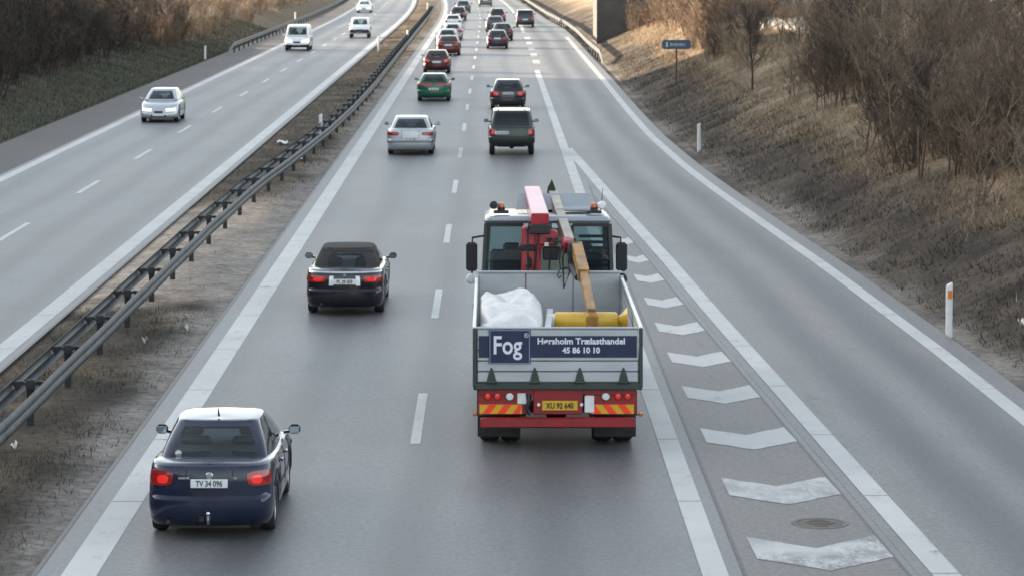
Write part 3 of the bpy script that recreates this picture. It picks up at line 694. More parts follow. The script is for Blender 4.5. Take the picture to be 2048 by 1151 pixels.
# concrete wing wall in the right bank
M['concrete'] = weathered('stained_concrete', (.085, .083, .078), (.055, .054, .052), 1.2, .85, bump=.3)
m = MB()
m.add([(7.62, 219, -.4), (13.5, 219, -.4), (13.5, 219, 6.2), (7.62, 219, 6.2), (7.62, 227, -.4), (13.5, 231, -.4), (13.5, 231, 6.2), (7.62, 227, 6.2)], [(0, 1, 2, 3), (5, 4, 7, 6), (4, 0, 3, 7), (1, 5, 6, 2), (3, 2, 6, 7)])
cw = m.build('concrete_abutment', M['concrete']); cw.location = (0, 0, 0)
for o_ in (cw,): tag(o_, 'dark concrete abutment wall in the right bank behind the guard rail end', 'wall')
m = MB().box((10.5, 218.9, 6.3), (6.1, .5, .22)); m.build('coping', M['concrete'], cw)
# white garden house behind the thicket
M['render_white'] = weathered('white_render', (.78, .74, .66), (.66, .62, .55), 1.5, .8)
M['roof_brown'] = weathered('roof_brown', (.10, .06, .045), (.07, .045, .035), 3, .8)
hz = 2.0
hs_ = empty('garden_house', (16.5, 166., hz), R(-38)); tag(hs_, 'small white rendered house seen through the thicket on the right bank', 'house')
m = MB(); wx, wy, wh = 2.5, 3.0, 1.55
m.add([(-wx/2, -wy/2, -.8), (wx/2, -wy/2, -.8), (wx/2, wy/2, -.8), (-wx/2, wy/2, -.8), (-wx/2, -wy/2, wh), (wx/2, -wy/2, wh), (wx/2, wy/2, wh), (-wx/2, wy/2, wh)], [(0, 1, 5, 4), (1, 2, 6, 5), (2, 3, 7, 6), (3, 0, 4, 7)]); m.build('wall', M['render_white'], hs_)
m = MB(); e = .25
m.add([(-wx/2-e, -wy/2-e, wh-.05), (wx/2+e, -wy/2-e, wh-.05), (wx/2+e, wy/2+e, wh-.05), (-wx/2-e, wy/2+e, wh-.05), (0, -wy/2-e, wh+1.0), (0, wy/2+e, wh+1.0)], [(0, 1, 4), (1, 2, 5, 4), (2, 3, 5), (3, 0, 4, 5), (3, 2, 1, 0)]); m.build('roof', M['roof_brown'], hs_)
wn = MB().box((-.62, -wy/2-.012, 1.0), (.30, .03, .62)).build('window', M['black'], hs_)
fr_ = MB()
for dx_ in (-.17, .17): fr_.box((-.62+dx_, -wy/2-.02, 1.12), (.05, .05, .72))
for dz_ in (-.34, .34): fr_.box((-.62, -wy/2-.021, 1.12+dz_), (.29, .05, .05))
fr_.build('frame', M['post_white'], wn)

# ------------------------------------------------------------------ cars: stacked outlines for the body, a second stack for the cabin
class Car:
    """local frame: x right, y forward from the rear bumper (y=0) to the nose (y=L), z up"""
    def __init__(s, L, W, deck, cabin, wheels, wr=.31, zlow=.20, lev=None, corner=.28, bow=.10, fbow=.18, fcorner=.4):
        s.L, s.W = L, W; s.deck = itp(deck); s.cab = cabin; s.wheels = wheels; s.wr = wr; s.zlow = zlow
        s.corner, s.bow, s.fbow, s.fcorner = corner, bow, fbow, fcorner
        # level: (height fraction, rear inset, front inset, side inset)
        s.lev = lev or [(0, .10, .12, .06), (.06, .05, .06, .03), (.14, .02, .02, .012), (.30, .0, .0, .0), (.44, .005, .01, .0), (.50, .045, .04, .0), (.62, .05, .06, .002), (.80, .06, .12, .012), (.92, .075, .2, .03), (.975, .10, .26, .05), (1.0, .15, .32, .09)]
        s.lv = [itp([(l[0], l[i]) for l in s.lev]) for i in (1, 2, 3)]
    @staticmethod
    def outline(t, yr, yf, hw, cr, cf, bow, fbow, sb):
        t = t % 8; k = int(t); a = t-k; ym = (yr+yf)/2; hl = (yf-yr)/2
        side = lambda y: hw-sb*((y-ym)/hl)**2
        if k == 0: x = (2*a-1)*(hw-cr-sb*.7); return x, yr+bow*(x/hw)**2
        if k == 4: x = (1-2*a)*(hw-cf-sb*.7); return x, yf-fbow*(x/hw)**2
        if k == 2: y = yr+bow+cr*.9+a*((yf-fbow-cf*.9)-(yr+bow+cr*.9)); return side(y), y
        if k == 6: y = yf-fbow-cf*.9-a*((yf-fbow-cf*.9)-(yr+bow+cr*.9)); return -side(y), y
        def arc(p, q, c, a): return ((1-a)**2*p[0]+2*a*(1-a)*c[0]+a*a*q[0], (1-a)**2*p[1]+2*a*(1-a)*c[1]+a*a*q[1])
        O = Car.outline; A_ = (yr, yf, hw, cr, cf, bow, fbow, sb)
        p = O(k-1+.99999, *A_); q = O((k+1) % 8+.00001, *A_)
        # control point: where the straight runs would meet
        c = (q[0], p[1]) if k in (1, 5) else (p[0], q[1])
        if k in (1, 7): c = (math.copysign(max(abs(p[0]), abs(q[0])), p[0]), min(p[1], q[1])+.03)
        else: c = (math.copysign(max(abs(p[0]), abs(q[0])), p[0]), max(p[1], q[1])-.03)
        return arc(p, q, c, a)
    def low(s, t, f, off=0.0):
        ir, if_, iw = (float(g(f)) for g in s.lv)
        x, y = s.outline(t, ir-off, s.L-if_+off, s.W/2-iw+off, s.corner, s.fcorner, s.bow, s.fbow, .035)
        zl = s.zlow; k = int(t % 8)
        if k in (2, 6):
            for yw in s.wheels:
                rr = s.wr+.055; dy = abs(y-yw)
                if dy < rr: zl = max(zl, s.wr+math.sqrt(rr*rr-dy*dy))
        zt = float(s.deck(y)); return (x, y, zl+f*(zt-zl))
    def gh(s, t, r, off=0.0):
        c = s.cab; e = r**1.15; bul = math.sin(math.pi*r)
        yr = c['yr'][0]+(c['yr'][1]-c['yr'][0])*r-c.get('rb', .03)*bul-off
        yf = c['yf'][0]+(c['yf'][1]-c['yf'][0])*r+c.get('fb', .05)*bul+off
        hw = c['hw'][0]+(c['hw'][1]-c['hw'][0])*e+.015*bul+off
        x, y = s.outline(t, yr, yf, hw, c.get('cr', .10), .12, c.get('bow', .05), .16, .05)
        z = c['z'][0]+(c['z'][1]-c['z'][0])*r
        if r > .5: z -= (r-.5)*2*.014*((y-(yr+yf)/2)/((yf-yr)/2))**2
        return (x, y, z)
    def shell_low(s):
        ts = []
        for k, n in enumerate((12, 5, 46, 6, 10, 6, 46, 5)): ts += [k+i/n for i in range(n)]
        fs_ = [0, .03, .06, .10, .14, .22, .30, .37, .44, .47, .50, .56, .62, .71, .80, .86, .92, .95, .975, .99, 1.0]
        m = MB(); n = len(ts); vs = []
        for f in fs_: vs += [s.low(t, f) for t in ts]
        top = vs[-n:]
        for sc in (.9, .6, .25, 0.0):
            yc = s.L*.5
            for x, y, z in top: vs.append((x*sc, y, float(s.deck(y))+.012*(1-sc*sc)))
        nl = len(fs_)+4
        m.add(vs, [(i*n+k, i*n+(k+1) % n, (i+1)*n+(k+1) % n, (i+1)*n+k) for i in range(nl-1) for k in range(n)])
        return m
    def shell_cab(s, wins, r0, r1):
        ts = set()
        for k, n in enumerate((10, 4, 24, 4, 10, 4, 24, 4)): ts |= {round(k+i/n, 5) for i in range(n)}
        for a, b in wins: ts |= {round(a % 8, 5), round(b % 8, 5)}
        ts = sorted(ts); rs = sorted({0, .06, r0, .3, .5, .7, r1, .95, 1.0}); n = len(ts)
        m = MB(); vs = []
        for r in rs: vs += [s.gh(t, r) for t in ts]
        top = vs[-n:]; cx = s.cab
        for sc, up in ((.94, .012), (.8, .018), (.5, .022), (.2, .024), (0., .025)):
            for x, y, z in top:
                ym = (cx['yr'][1]+cx['yf'][1])/2; vs.append((x*sc, ym+(y-ym)*(.5+.5*(1-(1-sc)**2)) if sc > 0 else ym+(y-ym)*.5, z+up))
        fs = []
        inside = lambda t, r: r0 < r < r1 and any((a < t < b) if a < b else (t > a or t < b) for a, b in [(a % 8, b % 8) for a, b in wins])
        for i in range(len(rs)-1+5):
            for k in range(n):
                if i < len(rs)-1:
                    t0 = ts[k]; t1 = ts[(k+1) % n] if k+1 < n else 8.
                    if inside((t0+t1)/2, (rs[i]+rs[i+1])/2): continue
                fs.append((i*n+k, i*n+(k+1) % n, (i+1)*n+(k+1) % n, (i+1)*n+k))
        m.add(vs, fs); return m
    def patch(s, fn, t0, t1, f0, f1, off=.006, nt_=8, nf=4, edge=True, rnd=0):
        m = MB(); vs = []
        for j in range(nf+1):
            f = f0+(f1-f0)*j/nf
            for i in range(nt_+1):
                vs.append(fn((t0+(t1-t0)*i/nt_) % 8, f, off))
        k = nt_+1; fs = [(j*k+i, j*k+i+1, j*k+k+i+1, j*k+k+i) for j in range(nf) for i in range(nt_)]
        if edge:
            per = [i for i in range(k)]+[j*k+nt_ for j in range(1, nf+1)]+[nf*k+i for i in range(nt_-1, -1, -1)]+[j*k for j in range(nf-1, 0, -1)]
            b = len(vs)
            for p in per:
                j, i = divmod(p, k); vs.append(fn((t0+(t1-t0)*i/nt_) % 8, f0+(f1-f0)*j/nf, -.012))
            q = len(per); fs += [(per[(i+1) % q], per[i], b+i, b+(i+1) % q) for i in range(q)]
        m.add(vs, fs); return m
def round_patch(C, fn, t0, t1, f0, f1, off, p=4., n=32, rings=5, edge=True):
    m = MB(); tc, fc, ht, hf = (t0+t1)/2, (f0+f1)/2, (t1-t0)/2, (f1-f0)/2; vs = [fn(tc % 8, fc, off)]; fs = []
    sg = lambda v: math.copysign(abs(v)**(2/p), v)
    for r in range(1, rings+1):
        for k in range(n):
            a = 2*math.pi*k/n; vs.append(fn((tc+ht*sg(math.cos(a))*r/rings) % 8, fc+hf*sg(math.sin(a))*r/rings, off))
    for k in range(n):
        j = (k+1) % n; fs.append((0, 1+k, 1+j))
        for r in range(rings-1): b = 1+r*n; fs.append((b+k, b+n+k, b+n+j, b+j))
    if edge:
        b = 1+(rings-1)*n; e = len(vs)
        for k in range(n):
            a = 2*math.pi*k/n; vs.append(fn((tc+ht*sg(math.cos(a))) % 8, fc+hf*sg(math.sin(a)), -.012))
        for k in range(n): j = (k+1) % n; fs.append((b+k, e+k, e+j, b+j))
    m.add(vs, fs); return m
def wheel_meshes(wr, wd=.20):
    t = MB(); t.lathe([(wr*.62, -wd/2+.02), (wr*.66, -wd/2), (wr*.93, -wd/2), (wr*.985, -wd/2+.03), (wr, 0), (wr*.985, wd/2-.03), (wr*.93, wd/2), (wr*.66, wd/2), (wr*.62, wd/2-.02)], 28, 'x')
    r = MB(); r.lathe([(.001, wd/2-.03), (wr*.16, wd/2-.03), (wr*.2, wd/2-.045)], 20, 'x'); r.lathe([(wr*.58, -wd/2+.03), (wr*.64, wd/2-.012), (wr*.6, wd/2-.02), (wr*.56, wd/2-.06)], 28, 'x')
    for k in range(5):
        a = 2*math.pi*k/5; r.bar((wd/2-.045, math.cos(a)*wr*.1, math.sin(a)*wr*.1), (wd/2-.05, math.cos(a)*wr*.6, math.sin(a)*wr*.6), wr*.22, .03)
    b = MB(); b.lathe([(.001, wd/2-.09), (wr*.57, wd/2-.09)], 20, 'x')
    return t, r, b
def text(nm, s_, size, loc, mat, parent, bold=0.0, sx=1.0, align='LEFT'):
    c = bpy.data.curves.new(nm, 'FONT'); c.body = s_; c.size = size; c.extrude = .003; c.offset = bold; c.align_x = align; c.resolution_u = 3
    t = bpy.data.objects.new(nm, c); COL.objects.link(t)
    dg = bpy.context.evaluated_depsgraph_get(); me = bpy.data.meshes.new_from_object(t.evaluated_get(dg)); bpy.data.objects.remove(t)
    me.materials.clear(); me.materials.append(M[mat])
    o = link(nm, me, None, parent); o.rotation_euler = (R(90), 0, 0); o.location = loc; o.scale = (sx, 1, 1); return o
WH = {}
def build_car(name, label, spec, paint, x, d, facing=1, tail='tail', head='head', glass='glass', extras=None, group='cars on the motorway', rz=0., cat='car', detail=True):
    C = Car(**spec['shape']); L, W = C.L, C.W; c = C.cab
    d = 44350/(44350/d+(7 if d < 50 else 4.5)); o = empty(name, (x, d, 0.0), rz+(0 if facing > 0 else math.pi)); tag(o, label, cat, group)
    o.scale = spec.get('scale', (.955, .97, .935))
    off = -spec['oy'] if facing > 0 else -spec['oyf']          # shift so that the near axle stands at the given distance
    parts = []
    def put(nm, m, mat, sm=40, parent=None, lab=None):
        p = m.build(nm, mat, o if parent is None else parent, sm)
        if lab: p['label'] = lab
        if parent is None: p.location.y = off
        parts.append(p); return p
    body = put('body', C.shell_low(), M[paint], 32)
    roofm = M[spec.get('roofmat', paint)]
    wins = spec['wins']; r0, r1 = spec['wr']
    put('cabin_shell', C.shell_cab(wins, r0, r1), roofm, 32)
    for (a, b), nm in zip(wins, spec['wnames']):
        put(nm, C.patch(C.gh, a, b if b > a else b+8, r0-.015, r1+.015, .002, 10, 5, False), M[glass], 60)
        # dark rubber frame round each pane
        g = MB(); e = .012
        bb = b if b > a else b+8
    # interior
    inn = MB(); zb = c['z'][0]+.03
    inn.box((0, (c['yr'][0]+c['yf'][0])/2, zb+.005), (c['hw'][0]*1.82, (c['yf'][0]-c['yr'][0])*.9, .03))
    ys = [c['yf'][1]-.55, c['yr'][1]+.45] if (c['yf'][1]-c['yr'][1]) > 1.2 else [c['yf'][1]-.55]
    hh = c['z'][1]-c['z'][0]
    for yy in ys:
        for sx in (-.37, .37):
            inn.box((sx*W/1.72, yy, zb+hh*.14), (.46, .14, hh*.28), (-.15, 0, 0), bev=.05); inn.box((sx*W/1.72, yy-.05, zb+hh*.44), (.25, .09, hh*.24), (-.1, 0, 0), bev=.04)
    put('interior', inn, M['interior'], 40)
    under = MB().box((0, L/2, C.zlow+.10), (W*.80, L*.9, .22)); under.box((0, .35, C.zlow+.03), (W*.62, .4, .14)); put('underbody', under, M['black'], None)
    # lamps
    for a, b, f0, f1 in spec['tails']:
        tl = put('tail_light', round_patch(C, C.low, a, b, f0, f1, .010, 5.), M['tail'], 30)
        if tail != 'tail':
            in_, out_ = (a, b) if a > 0 else (b, a); wd_ = out_-in_; g0_ = f0+.16*(f1-f0); g1_ = f0+.72*(f1-f0)
            q0, q1 = sorted((in_+.06*wd_, in_+.46*wd_)); lm = round_patch(C, C.low, q0, q1, g0_, g1_, .0125, 2.6)
            lo_ = lm.build('lit_lens', M[tail], tl, 30)
    for a, b, f0, f1 in spec['heads']: put('headlight', C.patch(C.low, a, b, f0, f1, .012, 10, 4), M[head], 30)
    g0, g1 = spec.get('grille', (.48, .66)); put('grille', C.patch(C.low, 4.28, 4.72, g0, g1, .008, 8, 3), M['black'], 30)
    put('front_bumper_intake', C.patch(C.low, 4.1, 4.9, .14, .28, .006, 10, 3), M['black'], 30)
    bm = spec.get('bumper'); 
    if bm: put('rear_bumper', C.patch(C.low, 7.05-8, 1.95, bm[1], bm[2], .022, 30, 4), M[bm[0]], 30); put('front_bumper', C.patch(C.low, 3.05, 5.95, bm[1], bm[2], .022, 30, 4), M[bm[0]], 30)
    # plates
    pz, py = spec['plate']; px = spec.get('plate_x', 0)
    pl = put('number_plate', MB().box((px, py, pz), (.50, .016, .115), (spec.get('plate_tilt', -.12), 0, 0), bev=.006), M['plate'], None)
    if spec.get('reg'):
        tx = text('plate_characters', spec['reg'], .105, (px, py-.0115, pz-.036), 'plate_ink', pl, .003, .80, 'CENTER'); tx.rotation_euler = (R(90)+spec.get('plate_tilt', -.12), 0, 0)
    elif detail:
        ink = MB()
        for xx, ww in ((-.17, .05), (-.105, .05), (-.02, .042), (.035, .042), (.105, .042), (.155, .042), (.205, .042)):
            for q in ((-1, 0, .012, .06), (1, 0, .012, .06), (0, 1, ww*.7, .012), (0, -1 if xx > -.1 else 0, ww*.7, .012)):
                if random.random() < .88: ink.box((px+xx+q[0]*ww*.32, py-.0105, pz+q[1]*.025), (q[2], .004, q[3]), (spec.get('plate_tilt', -.12), 0, 0))
        ip = ink.build('plate_characters', M['plate_ink'], pl)
    fp = C.low(4.5, .34); put('number_plate', MB().box((0, fp[1]+.012, fp[2]), (.50, .016, .115)), M['plate'], None)
    # mirrors
    for sx in (-1, 1):
        ym = c['yf'][0]-.42; q = C.gh(2.85 if sx > 0 else 6.15, .08)
        mm = MB().box((sx*(W/2+.085), ym, c['z'][0]+.09), (.17, .10, .125), (0, 0, sx*.12), bev=.035); mm.bar((sx*(W/2-.07), ym+.03, c['z'][0]+.04), (sx*(W/2+.03), ym+.01, c['z'][0]+.06), .05, .04)
        mp = put('mirror', mm, M[spec.get('mirrormat', paint)], 40)
        MB().box((sx*(W/2+.085), ym-.058 if sx > 0 else ym-.062, c['z'][0]+.09), (.135, .006, .09), (.16 if sx < 0 else 0, 0, sx*.12)).build('mirror_glass', M['mirror'], mp)
    # door seams, handles, sills
    for sx, tb in ((1, 2), (-1, 6)):
        seam = MB()
        for a in spec.get('doors', (.30, .52, .77)):
            aa = a if sx > 0 else 1-a
            pts = [C.low(tb+aa, f, .002) for f in (.08, .3, .5, .7, .9, .97)]
            for p, q in zip(pts, pts[1:]): seam.bar(p, q, .010, .006)
        pts = [C.low(tb+(.04+.9*i/12), .46, .004) for i in range(13)]
        if spec.get('strip', True):
            for p, q in zip(pts, pts[1:]): seam.bar(p, q, .012, .045)
        put('door_seams', seam, M['black'], None)
    for sx, tb in ((1, 2), (-1, 6)):
        for a in spec.get('handles', (.36, .58)):
            aa = a if sx > 0 else 1-a; p = C.low(tb+aa, .82, .02); put('door_handle', MB().box(p, (.03, .17, .035), bev=.008), M[paint], None)
    # rear lid seams
    if spec.get('lid'):
        f0, f1, w_ = spec['lid']; lid = MB()
        for sx in (-1, 1):
            pts = [C.low((.5+sx*w_) % 8, f, .003) for f in np.linspace(f0, f1, 7)]
            for p, q in zip(pts, pts[1:]): lid.bar(p, q, .012, .008)
        pts = [C.low(.5+w_*(2*i/10-1), f0, .003) for i in range(11)]
        for p, q in zip(pts, pts[1:]): lid.bar(p, q, .008, .012)
        put('lid_seam', lid, M['black'], None)
    if C.wr not in WH:
        t, r_, b = wheel_meshes(C.wr); WH[C.wr] = [None, t, r_, b]
    for yw in C.wheels:
        for sx in (-1, 1):
            W4 = WH[C.wr]
            if W4[0] is None:
                tt = W4[1].build('wheel', M['rubber'], o, 50); rr_ = W4[2].build('rim', M['rim'], tt, 40); bb_ = W4[3].build('brake_disc', M['black'], tt); W4[0] = (tt.data, rr_.data, bb_.data); wo = tt
            else:
                wo = link('wheel', W4[0][0], None, o); link('rim', W4[0][1], None, wo); link('brake_disc', W4[0][2], None, wo)
            wo.location = (sx*(W/2-.135), yw+off, C.wr); wo.rotation_euler = (0, 0, 0 if sx > 0 else math.pi)
    if extras: extras(C, put, o, off)
    return o

WN4 = ['rear_window', 'side_window', 'side_window', 'windscreen', 'side_window', 'side_window']
W4D = [(.02, .98), (2.10, 2.43), (2.46, 2.90), (4.03, 4.97), (5.10, 5.54), (5.57, 5.90)]
W4D = [(.02, .98), (2.10, 2.43), (2.46, 2.90), (4.03, 4.97), (6.10, 6.54), (6.57, 6.90)]
def sedan(L=4.4, W=1.74, H=1.44, trunk=.99, **kw):
    s = dict(shape=dict(L=L, W=W, deck=[(0, trunk-.03), (.12, trunk), (.5, trunk+.015), (.9, trunk-.01), (1.6, .95), (2.7, .93), (L-1.25, .93), (L-.5, .83), (L, .66)],
             cabin=dict(yr=(.56, 1.22), yf=(L-1.12, L-1.98), hw=(W/2-.09, W/2-.29), z=(.93, H-.05), cr=.11, bow=.08), wheels=(.86, .86+2.53), wr=.305),
             oy=.86, oyf=.86+2.53, wins=W4D, wnames=WN4, wr=(.13, .88), tails=[(.95, 1.72, .66, .90), (-.72, .05, .66, .90)], heads=[(3.5, 4.12, .64, .80), (4.88, 5.5, .64, .80)],
             plate=(.76, .035), lid=(.585, .97, .29))
    s.update(kw); return s
def hatch(L=3.95, W=1.68, H=1.42, **kw):
    s = dict(shape=dict(L=L, W=W, deck=[(0, .93), (.2, .97), (1.2, .94), (2.2, .92), (L-1.2, .92), (L-.5, .82), (L, .66)],
             cabin=dict(yr=(.10, .62), yf=(L-1.05, L-1.85), hw=(W/2-.085, W/2-.29), z=(.93, H-.05), cr=.15, bow=.08, rb=.06), wheels=(.70, .70+2.45), wr=.295, corner=.32, bow=.12),
             oy=.70, oyf=.70+2.45, wins=W4D, wnames=WN4, wr=(.13, .86), tails=[(.93, 1.75, .62, .93), (-.75, .07, .62, .93)], heads=[(3.5, 4.12, .64, .82), (4.88, 5.5, .64, .82)],
             plate=(.70, .03), lid=(.52, .97, .40))
    s.update(kw); return s
def suv(L=4.3, W=1.76, H=1.74, **kw):
    s = dict(shape=dict(L=L, W=W, deck=[(0, 1.10), (1.5, 1.09), (L-1.35, 1.07), (L-.5, 1.02), (L, .92)], zlow=.36, corner=.16, fcorner=.25, bow=.05, fbow=.08,
             cabin=dict(yr=(.10, .34), yf=(L-1.2, L-1.75), hw=(W/2-.05, W/2-.17), z=(1.07, H-.05), cr=.10, bow=.04), wheels=(.80, .80+2.6), wr=.36),
             oy=.80, oyf=.80+2.6, wins=W4D, wnames=WN4, wr=(.10, .88), tails=[(.93, 1.7, .55, .88), (-.7, .07, .55, .88)], heads=[(3.2, 4.14, .60, .85), (4.86, 5.8, .60, .85)],
             plate=(.80, .02), lid=(.48, .97, .42), bumper=('black', .16, .42))
    s.update(kw); return s
def van(L=4.8, W=1.86, H=1.93, **kw):
    s = dict(shape=dict(L=L, W=W, deck=[(0, 1.12), (2, 1.12), (L-1.1, 1.12), (L-.5, 1.03), (L, .90)], zlow=.26, corner=.14, fcorner=.34, bow=.04, fbow=.16,
             cabin=dict(yr=(.06, .18), yf=(L-.62, L-1.35), hw=(W/2-.03, W/2-.14), z=(1.10, H-.05), cr=.10, bow=.03), wheels=(.95, .95+2.95), wr=.33),
             oy=.95, oyf=.95+2.95, wins=[(.05, .95), (2.72, 2.93), (4.03, 4.97), (6.07, 6.28)], wnames=['rear_window', 'side_window', 'windscreen', 'side_window'], wr=(.10, .84), tails=[(.90, 1.5, .5, .9), (-.5, .10, .5, .9)], heads=[(3.2, 4.18, .58, .80), (4.82, 5.8, .58, .80)],
             plate=(.75, .02), lid=(.3, .97, .42), bumper=('black', .02, .30), doors=(.35, .6, .80))
    s.update(kw); return s
for n_, c_, me_ in (('navy', (.010, .016, .042), .3), ('cab_black', (.010, .010, .014), .2), ('silver', (.46, .49, .51), .65), ('silver2', (.50, .53, .55), .5), ('green', (.012, .105, .062), .35), ('maroon', (.06, .010, .016), .3), ('red', (.11, .014, .018), .2),
                    ('dark_green', (.018, .034, .030), .3), ('charcoal', (.022, .024, .028), .3), ('purple', (.030, .022, .045), .3), ('white', (.74, .76, .76), 0.), ('grey', (.12, .125, .13), .5), ('blue_grey', (.04, .05, .075), .4), ('teal_silver', (.34, .40, .40), .5)):
    M[n_] = car_paint('paint_'+n_, c_, me_)
M['canvas'] = weathered('soft_top_canvas', (.024, .023, .022), (.045, .042, .038), 14, .92)

# ------------------------------------------------------------------ the vehicles
def bora_extras(C, put, o, off):
    put('antenna', MB().tube([(0, 1.42, 1.435), (0, 1.30, 1.56)], [.016, .006], 8), M['black'])
    p = C.low(.5, .84, .008); b = MB().lathe([(.001, -.006), (.042, -.004), (.05, .004)], 20, 'y', p); put('badge', b, M['chrome'])
    put('tow_hook', MB().tube([(0, .10, .26), (0, -.10, .27), (0, -.115, .31), (0, -.115, .37)], [.02, .02, .018, .018], 10).lathe([(.001, .425), (.022, .418), (.03, .397), (.022, .376), (.001, .368)], 12, 'z', (0, -.115, 0)), M['chrome'])
    put('tow_socket', MB().box((-.10, .02, .30), (.07, .06, .08), bev=.01), M['black'])
    put('exhaust', MB().tube([(-.55, .3, .27), (-.55, .02, .26)], .028, 12), M['galv_dark'])
    for sx, w_ in ((-.56, .15), (.56, .06)):
        q = C.low(.5+sx*.55, .80, .004); put('badge_lettering', MB().box(q, (w_, .008, .028)), M['chrome'], None)
    q = C.gh(.10, .24, .006); put('window_sticker', MB().lathe([(.001, 0), (.045, 0)], 16, 'y', q), M['plate'], None)
    # lid plate recess and shiny bumper lip
    put('bumper_lip', C.patch(C.low, .02, .98, .455, .49, .004, 16, 2), M['navy'], 30)
    # reversing lamp fields
s_b = sedan(4.38, 1.735, 1.45, 1.0, plate=(.765, .03), scale=(.925, .97, .94), strip=True, reg='TV 34 096')
build_car('dark_blue_sedan', 'dark blue saloon with lit tail lights and tow hook, nearest car in the left lane', s_b, 'navy', -3.52, 38.25, tail='tail_lit', extras=bora_extras)
def cab_extras(C, put, o, off):
    put('trim_strip', C.patch(C.low, -1.4, 2.0, .935, .975, .006, 40, 2), M['chrome'], 30)
    put('roof_bow', C.patch(C.gh, -.9, 1.9, .90, .95, .012, 30, 2), M['canvas'], 40)
    put('exhaust', MB().tube([(-.5, .3, .28), (-.5, .02, .27)], .03, 12), M['galv_dark'])
    p = C.low(.5, .88, .01); put('badge', MB().box(p, (.05, .012, .05), bev=.01), M['chrome'])
    for a, b_ in ((.72, .80), (.20, .28)): put('reversing_light', C.patch(C.low, a, b_, .60, .86, .011, 4, 3), M['head'], 30)
s_c = sedan(4.43, 1.71, 1.37, .97, scale=(.93, .97, .94), roofmat='canvas', reg='PL 29 503', wr=(.16, .80), plate=(.735, .035), tails=[(.86, 1.75, .68, .86), (-.75, .14, .68, .86)], wins=[(.10, .90), (2.14, 2.44), (2.47, 2.90), (4.03, 4.97), (6.10, 6.53), (6.56, 6.86)])
s_c['shape']['cabin'] = dict(yr=(.80, 1.25), yf=(3.28, 2.55), hw=(.75, .56), z=(.90, 1.32), cr=.16, bow=.10, rb=.04)
build_car('black_convertible', 'black convertible with closed dark canvas roof in the left lane', s_c, 'cab_black', -2.95, 60.9, tail='tail_lit', extras=cab_extras)
def sil_extras(C, put, o, off): put('rear_bumper_strip', C.patch(C.low, -1.2, 2.2, .36, .47, .010, 40, 2), M['grey'], 30)
s_s = sedan(4.55, 1.765, 1.42, .98, plate=(.62, .03), tails=[(.86, 1.75, .70, .88), (-.75, .14, .70, .88)])
build_car('silver_sedan', 'silver saloon in the left lane ahead of the black convertible', s_s, 'silver', -2.89, 107.3, extras=sil_extras)
build_car('green_hatchback', 'green hatchback in the left lane between the silver saloon and the queue', hatch(3.95, 1.69, 1.41, tails=[(.55, 1.75, .78, .96), (-.75, .45, .78, .96)], plate=(.62, .02)), 'green', -2.78, 144.4, tail='tail')
build_car('maroon_hatchback', 'dark red car at the near end of the left-lane queue behind the green hatchback', hatch(4.0, 1.68, 1.44), 'maroon', -3.22, 176.3, tail='tail_pink', detail=False)
build_car('red_sedan', 'red car half hidden ahead of the dark red one in the left-lane queue', sedan(4.4, 1.70, 1.42), 'red', -2.95, 205., tail='tail', detail=False)
build_car('pale_hatchback', 'pale silver-green car, third in the left-lane queue', hatch(4.0, 1.68, 1.44), 'teal_silver', -3.25, 221., detail=False)
build_car('silver_hatchback', 'light silver car, fourth in the left-lane queue', hatch(3.9, 1.66, 1.42), 'silver2', -3.1, 238., detail=False)
build_car('white_estate', 'white car near the far end of the left-lane queue', sedan(4.4, 1.70, 1.43), 'white', -3.45, 268., detail=False)
build_car('dark_grey_hatchback', 'dark grey car farthest along the left-lane queue near the top edge', hatch(4.0, 1.70, 1.46), 'charcoal', -3.35, 302., detail=False)
build_car('dark_sedan', 'dark saloon slightly right of the end of the left-lane queue', sedan(4.4, 1.72, 1.43), 'blue_grey', -3.2, 338., detail=False)
def jeep_extras(C, put, o, off):
    rr_ = MB()
    for sx in (-.5, .5): rr_.bar((sx, .9, 1.77), (sx, 2.4, 1.77), .04, .03)
    put('roof_rails', rr_, M['black'], None)
    put('tow_bar', MB().tube([(0, .2, .42), (0, -.06, .44), (0, -.08, .54)], .025, 8), M['galv_dark'])
    put('exhaust', MB().tube([(.5, .3, .40), (.5, .04, .38)], .03, 10), M['galv'])
    ax = MB().tube([(-.7, .82, .36), (.7, .82, .36)], .06, 10); ax.lathe([(.001, -.12), (.13, -.08), (.16, 0), (.13, .08), (.001, .12)], 14, 'x', (0, .82, .36)); put('rear_axle', ax, M['galv_dark'])
build_car('dark_green_offroader', 'dark green off-road car with square tail in the right lane', suv(4.3, 1.72, 1.72, plate=(.86, .02), plate_x=-.36), 'dark_green', .676, 107.1, tail='tail_pink', glass='glass_dark', extras=jeep_extras)
build_car('charcoal_hatchback', 'dark hatchback with red tail lights directly ahead of the dark green off-roader', hatch(4.05, 1.70, 1.46, plate=(.80, .02)), 'charcoal', .70, 136.8, tail='tail_pink')
build_car('purple_hatchback', 'dark purple hatchback at the near end of the far right-lane cluster', hatch(3.9, 1.66, 1.44, plate=(.80, .02)), 'purple', .34, 218.3, detail=False)
build_car('dark_estate', 'dark car behind the purple hatchback, showing on its right', sedan(4.5, 1.74, 1.46), 'charcoal', .78, 237., detail=False)
build_car('grey_sedan', 'dark grey saloon in the far cluster, showing left above the purple hatchback', sedan(4.4, 1.72, 1.43), 'blue_grey', .2, 262., detail=False)
build_car('black_hatchback', 'black car at the far end of the right-lane cluster', hatch(4.0, 1.70, 1.50), 'charcoal', .45, 292., detail=False)
build_car('distant_grey_car', 'small grey car at the top edge of the photo between the lanes', sedan(4.4, 1.72, 1.43), 'grey', -.85, 375., detail=False)
